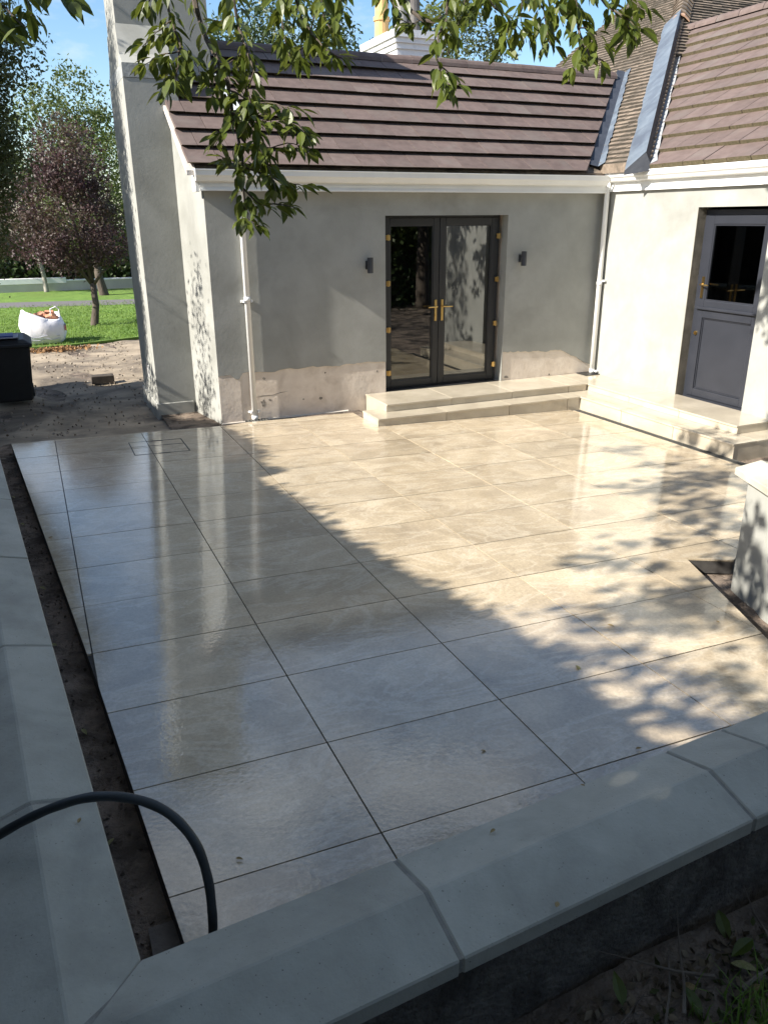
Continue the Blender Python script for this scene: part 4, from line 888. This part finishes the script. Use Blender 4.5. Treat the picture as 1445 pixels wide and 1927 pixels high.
twigs = [  # photo points, depth, thickness, leaf pairs per 100 px, spread px
 ([(308, -30), (325, 45), (339, 87), (336, 128), (326, 165)], 3.1, .006, 9), ([(322, 40), (295, 62), (268, 88)], 3.1, .003, 12), ([(338, 95), (300, 105), (272, 122)], 3.05, .003, 12), ([(339, 90), (365, 112), (376, 140)], 3.1, .003, 11),
 ([(290, -30), (280, 0), (262, 22)], 3.1, .004, 10), ([(335, 130), (318, 150), (312, 175)], 3.1, .003, 10),
 ([(358, -30), (381, 52), (405, 104), (429, 156), (437, 208), (450, 260), (457, 311), (459, 360), (463, 415)], 3.25, .012, 5),
 ([(436, 210), (480, 232), (528, 224), (562, 236), (588, 262)], 3.2, .004, 10), ([(450, 258), (488, 288), (540, 268), (584, 280)], 3.2, .004, 10), ([(432, 170), (470, 190), (520, 196), (570, 208)], 3.15, .004, 9),
 ([(457, 315), (500, 328), (548, 346), (588, 352)], 3.2, .004, 11), ([(459, 355), (492, 388), (530, 384), (556, 392)], 3.2, .004, 11), ([(455, 330), (428, 300), (408, 290)], 3.2, .003, 9),
 ([(462, 390), (468, 410), (485, 425)], 3.2, .003, 11), ([(440, 225), (415, 250), (405, 275)], 3.2, .003, 8), ([(470, 180), (478, 240), (500, 300), (520, 360)], 3.1, .004, 10),
 ([(432, -30), (450, 52), (464, 87), (477, 138), (466, 170), (470, 232)], 3.2, .007, 8), ([(385, 38), (415, 40), (444, 30)], 3.25, .005, 3), ([(405, 104), (404, 145), (398, 178)], 3.2, .003, 8), ([(466, 92), (430, 120), (412, 150)], 3.2, .003, 9),
 ([(548, -30), (566, 30), (590, 68), (618, 98), (642, 108)], 3.3, .006, 11), ([(520, -30), (530, 35), (536, 78), (548, 110)], 3.3, .004, 11), ([(590, 66), (566, 96), (556, 118)], 3.3, .003, 10), ([(600, -30), (610, 30), (628, 70)], 3.3, .004, 10), ([(640, -30), (640, 20), (620, 55)], 3.3, .003, 9),
 ([(738, -30), (770, 15), (796, 38), (816, 42), (838, 24), (848, -20)], 3.2, .010, 4), ([(790, 36), (780, 46), (744, 36)], 3.2, .003, 8), ([(716, -30), (738, 5), (752, 30)], 3.2, .003, 9),
 ([(846, -30), (840, 40), (824, 66), (823, 110), (830, 150), (838, 176)], 3.15, .005, 7), ([(826, 120), (846, 140), (856, 165)], 3.15, .003, 10), ([(880, -30), (870, 30), (850, 65)], 3.2, .003, 9),
 ([(905, -30), (932, 18), (962, 32), (984, 62)], 3.2, .005, 9), ([(960, 30), (952, 66), (944, 96)], 3.2, .003, 9), ([(1000, -30), (1022, 20), (1028, 56), (1036, 86)], 3.2, .004, 10), ([(1040, -30), (1046, 10), (1060, 50)], 3.2, .004, 9), ([(930, -30), (900, 10), (890, 30)], 3.2, .003, 9), ([(985, -20), (980, 30), (990, 80)], 3.2, .003, 9),
 ([(1078, -30), (1086, 40), (1096, 80), (1112, 108), (1136, 116)], 3.1, .007, 7), ([(1096, 80), (1080, 110), (1072, 140)], 3.1, .003, 10), ([(1090, 50), (1120, 62), (1128, 90)], 3.1, .003, 8),
 ([(1105, -30), (1142, 10), (1172, 32), (1202, 52)], 3.0, .006, 8), ([(1160, -30), (1190, 0), (1215, 20)], 3.0, .003, 9), ([(1172, 30), (1188, 60), (1196, 76)], 3.0, .003, 9), ([(1060, -30), (1080, 10), (1100, 30)], 3.1, .003, 10),
 ([(-40, -25), (10, 15), (45, 50)], 2.3, .005, 6), ([(-40, 30), (5, 55), (30, 80)], 2.3, .004, 6), ([(95, -40), (120, -10), (132, 2)], 2.3, .003, 8), ([(20, -40), (45, -15), (60, 30)], 2.3, .004, 6)]
rl_ = random.Random(31); alls = []
for pts, d, th, dens in twigs:
    P = [at(x, y, d+.05*math.sin(i*1.7)) for i, (x, y) in enumerate(pts)]
    fine = []
    for a_, b_ in zip(P, P[1:]):
        for q in range(3): fine.append(a_.lerp(b_, q/3)+Vector((rl_.uniform(-1, 1), rl_.uniform(-1, 1), rl_.uniform(-1, 1)))*.004)
    fine.append(P[-1])
    tb = MB(); tb.tube(fine, [max(.0016, th*(1-.75*i/len(fine))) for i in range(len(fine))], 6); tb.build('twig', BARK, ot)
    for (x0, y0), (x1, y1) in zip(pts, pts[1:]):
        L = math.hypot(x1-x0, y1-y0); cnt = int(L*dens*d/3.1/100*3.0+rl_.random())
        for _ in range(cnt):
            t = rl_.random(); base = at(x0+(x1-x0)*t, y0+(y1-y0)*t, d+rl_.uniform(-.12, .12))
            tw = (at(x1, y1, d)-at(x0, y0, d)).normalized()
            a = rl_.uniform(0, 6.28); out = Vector((math.cos(a), math.sin(a), 0))
            alls.append((base+out*.012, (tw*.45+out*rl_.uniform(.4, 1.1)+Vector((0, 0, -rl_.uniform(-.1, 1.0)))).normalized(), rl_.uniform(.042, .086)))
def leaf_matrix(b, d, s):
    side = d.cross(Vector((rl_.uniform(-.6, .6), rl_.uniform(-.6, .6), 1))).normalized(); up = side.cross(d)
    Mx = Matrix((side*s, d*s, up*s)).transposed().to_4x4(); Mx.translation = b+d*.012; return Mx
rl_.shuffle(alls)
alls.sort(key=lambda t: -t[2])
mb = MB()
for k, (b, d, s) in enumerate(alls):
    Mx = leaf_matrix(b, d, s); me = PROTO[k % 5]
    if k < 300:
        o = bpy.data.objects.new('leaf', me); COL.objects.link(o); o.parent = ot; o.matrix_parent_inverse = Matrix.Translation(-ot.location); o.matrix_basis = Mx
    else:
        q = len(mb.v); mb.v += [tuple(Mx @ v.co) for v in me.vertices]; mb.f += [tuple(q+i for i in f.vertices) for f in me.polygons]; mb.m += [0]*len(me.polygons)
me = bpy.data.meshes.new('leaves'); me.from_pydata(mb.v, [], mb.f); me.materials.append(LEAF); me.polygons.foreach_set('use_smooth', [True]*len(me.polygons))
stuff(link('leaves', me, ot))

# ------------------------------------------------------------------ hose
pts = [(402, 1765, 1.98), (400, 1720, 1.97), (392, 1655, 1.96), (370, 1590, 1.95), (330, 1540, 1.95), (280, 1511, 1.95), (220, 1499, 1.95), (160, 1502, 1.96), (100, 1520, 1.97), (45, 1545, 1.99), (0, 1571, 2.01), (-60, 1610, 2.02), (-150, 1690, 2.02)]
P = [at(*q) for q in pts]
def smooth_path(P, n=5):
    out = []
    for i in range(len(P)-1):
        p0, p1, p2, p3 = P[max(i-1, 0)], P[i], P[i+1], P[min(i+2, len(P)-1)]
        for k in range(n):
            t = k/n; out.append(.5*((2*p1)+(p2-p0)*t+(2*p0-5*p1+4*p2-p3)*t*t+(3*p1-p0-3*p2+p3)*t**3))
    return out+[P[-1]]
P0 = [P[0]+Vector((.004*k, .004*k, -.06*k)) for k in range(8, 0, -1)]+P
mb = MB(); hp_ = smooth_path(P0); mb.tube(hp_, [.0122+.0004*math.sin(i*1.3) for i in range(len(hp_))], 12); tag(mb.build('hose', RUBBER, smooth=True), 'black rubber hose looping up over the corner of the low walls', 'hose')

# ------------------------------------------------------------------ bank in the near right corner
def bank(X, Y): return .20+.10*np.clip((-1.05-Y)*1.2, 0, 1)+.05*np.clip(X-1.5, 0, 3)+.03*vnoise(X, Y, 41, 7)+.012*vnoise(X, Y, 42, 30)
struct(grid_sheet('bank', -2, 7, -6, -1.0, 160, 110, bank, SOIL), 'dark bank of earth and leaf litter outside the near wall')
n = 5200; X = np.random.uniform(1.2, 4.2, n); Y = np.random.uniform(-2.0, -1.06, n); p = np.column_stack([X, Y, bank(X, Y)+.008])
stuff(link('leaf_litter', leaves_mesh('leaf_litter', p, .034, mat('rotting_litter', (.10, .075, .05), (.24, .185, .12), 12, rough=.95), .5, 43)))
n = 900; X = np.random.normal(2.55, .3, n); Y = np.random.normal(-1.35, .12, n); p = np.column_stack([X, Y, bank(X, Y)+.008])
stuff(link('moss_tufts', leaves_mesh('moss_tufts', p, .03, MOSSG, .5, 44, -1)))
gr = MB(); rg = random.Random(8)
tf_ = thing('grass_tuft', (2.45, -1.38, .3), 'tuft of fresh green grass in the bottom right corner', 'grass')
for k in range(260):
    x, y = rg.gauss(2.30, .10), rg.gauss(-1.32, .06); z = float(bank(np.array(x), np.array(y))); h = rg.uniform(.06, .14); a = rg.uniform(0, 6.28); b = rg.uniform(.02, .08); w_ = .0022
    q0 = Vector((x, y, z-.01)); q1 = q0+Vector((math.cos(a)*b*.4, math.sin(a)*b*.4, h*.65)); q2 = q0+Vector((math.cos(a)*b, math.sin(a)*b, h)); s = Vector((-math.sin(a), math.cos(a), 0))*w_
    gr.face([q0-s, q0+s, q1+s*.8, q1-s*.8]); gr.face([q1-s*.8, q1+s*.8, q2])
stuff(gr.build('blades', BLADE, tf_))
LP = [leaf_proto(60+k) for k in range(3)]
def litter_leaf(x, y, z, s, m, label, group, rz=None, tilt=.25):
    me = LP[rg.randrange(3)].copy(); me.materials.clear(); me.materials.append(m)
    o = bpy.data.objects.new('fallen_leaf', me); COL.objects.link(o); o.location = (x, y, z); o.scale = (s, s, s)
    o.rotation_euler = (rg.uniform(-tilt, tilt), rg.uniform(-tilt, tilt), rg.uniform(0, 6.28) if rz is None else rz); tag(o, label, 'leaf', group)
for k in range(46):
    x, y = rg.uniform(1.7, 3.0), rg.uniform(-1.7, -1.12); m = rg.choice([DRYLEAF, DRYLEAF, PALELEAF])
    litter_leaf(x, y, float(bank(np.array(x), np.array(y)))+.018, rg.uniform(.04, .075), m, 'withered brown leaf lying in the litter below the near wall' if m is DRYLEAF else 'faded yellowish leaf lying in the litter below the near wall', 'dead leaves on the dark bank', tilt=.7)
for k, (u, v) in enumerate([(1350, 1715), (640+530, 1895), (1415, 1770), (1290, 1860)]):
    d = 2.2
    for _ in range(12):
        q = at(u, v, d); zb = float(bank(np.array(q.x), np.array(q.y))); d += (q.z-zb-.03)*1.1
    litter_leaf(q.x, q.y, zb+.035, .085, LEAF, ['broad fresh green leaf on the bank, near the right edge', 'fresh green leaf low on the bank near the bottom edge', 'green leaf at the far right of the bank', 'green leaf beside the grass tuft'][k], 'green leaves on the dark bank', tilt=.5)
def patio_hit(u, v):
    dv = at(u, v, 1)-CAM; t = (SX*CAM.x+SY*CAM.y-CAM.z)/(dv.z-SX*dv.x-SY*dv.y); return CAM+dv*t
for u, v, s, m, lab in [(1083, 1254, .055, PALELEAF, 'single yellow green leaf lying on the shaded part of the paving'), (1142, 1177, .05, DRYLEAF, 'dark curled leaf on the dappled paving to the right'), (1352, 1174, .03, DRYLEAF, 'tiny leaf on the paving near the right edge'), (905, 1415, .03, DRYLEAF, 'tiny dark leaf scrap on the paving by a light patch'), (100, 1012, .05, DRYLEAF, 'curled leaf on the paving near the left edge'), (444, 1618, .03, DRYLEAF, 'leaf scrap on the paving beside the hose'), (1195, 1412, .03, DRYLEAF, 'leaf scrap on the paving close to the near coping')]:
    q = patio_hit(u, v); litter_leaf(q.x, q.y, pz(q.x, q.y)+.008, s, m, lab, 'leaves dropped on the paving')
def coping_hit(u, v, z=.598):
    dv = at(u, v, 1)-CAM; return CAM+dv*((z-CAM.z)/dv.z)
for u, v, s, m, lab in [(1046, 1711, .028, DRYLEAF, 'small round leaf on the near coping at its outer edge'), (931, 1563, .022, DRYLEAF, 'dark seed case on the near coping'), (1160, 1497, .024, DRYLEAF, 'thin dark twig scrap on the near coping by the right joint'), (532, 1787, .026, DRYLEAF, 'dark speck of leaf on the near coping left of the first joint'), (1100, 1482, .018, DRYLEAF, 'dark fleck on the near coping above the paving edge'), (148, 1552, .022, DRYLEAF, 'dark seed case on the left coping under the hose'), (990, 1655, .02, DRYLEAF, 'thin fleck on the near coping outer slope')]:
    q = coping_hit(u, v); litter_leaf(q.x, q.y, q.z+.006, s, m, lab, 'scraps on the copings')
for k in range(26):
    x, y = rg.uniform(1.6, 3.0), rg.uniform(-1.75, -1.1); a = rg.uniform(0, 3.14); L = rg.uniform(.10, .42); z = float(bank(np.array(x), np.array(y)))+.02
    mb = MB(); pt = [Vector((x+math.cos(a)*L*t+rg.uniform(-.012, .012), y+math.sin(a)*L*t*.7, z+rg.uniform(0, .025))) for t in (0, .3, .6, 1)]
    mb.tube(pt, [rg.uniform(.003, .007), .004, .003, .0015], 5); tag(mb.build('fallen_twig', TWIGM), 'thin dead twig lying in the litter below the near wall', 'twig', 'dead twigs on the dark bank')
for k in range(6):
    x, y = rg.uniform(.55, 1.0), [5.2, 4.4, 3.1, 2.2, 1.3, .5][k]; x = .905-(y-1.5)*.083-.12
    litter_leaf(x, y, float(trench(np.array(x), np.array(y)))+.02, .05, PALELEAF, 'pale leaf in the soil trench, '+['the farthest one, near the house', 'second from the house', 'third from the house', 'fourth from the house', 'second from the hose', 'the nearest one, by the hose'][k], 'leaves in the soil trench')
print('tiles', count, 'leaves', len(alls))
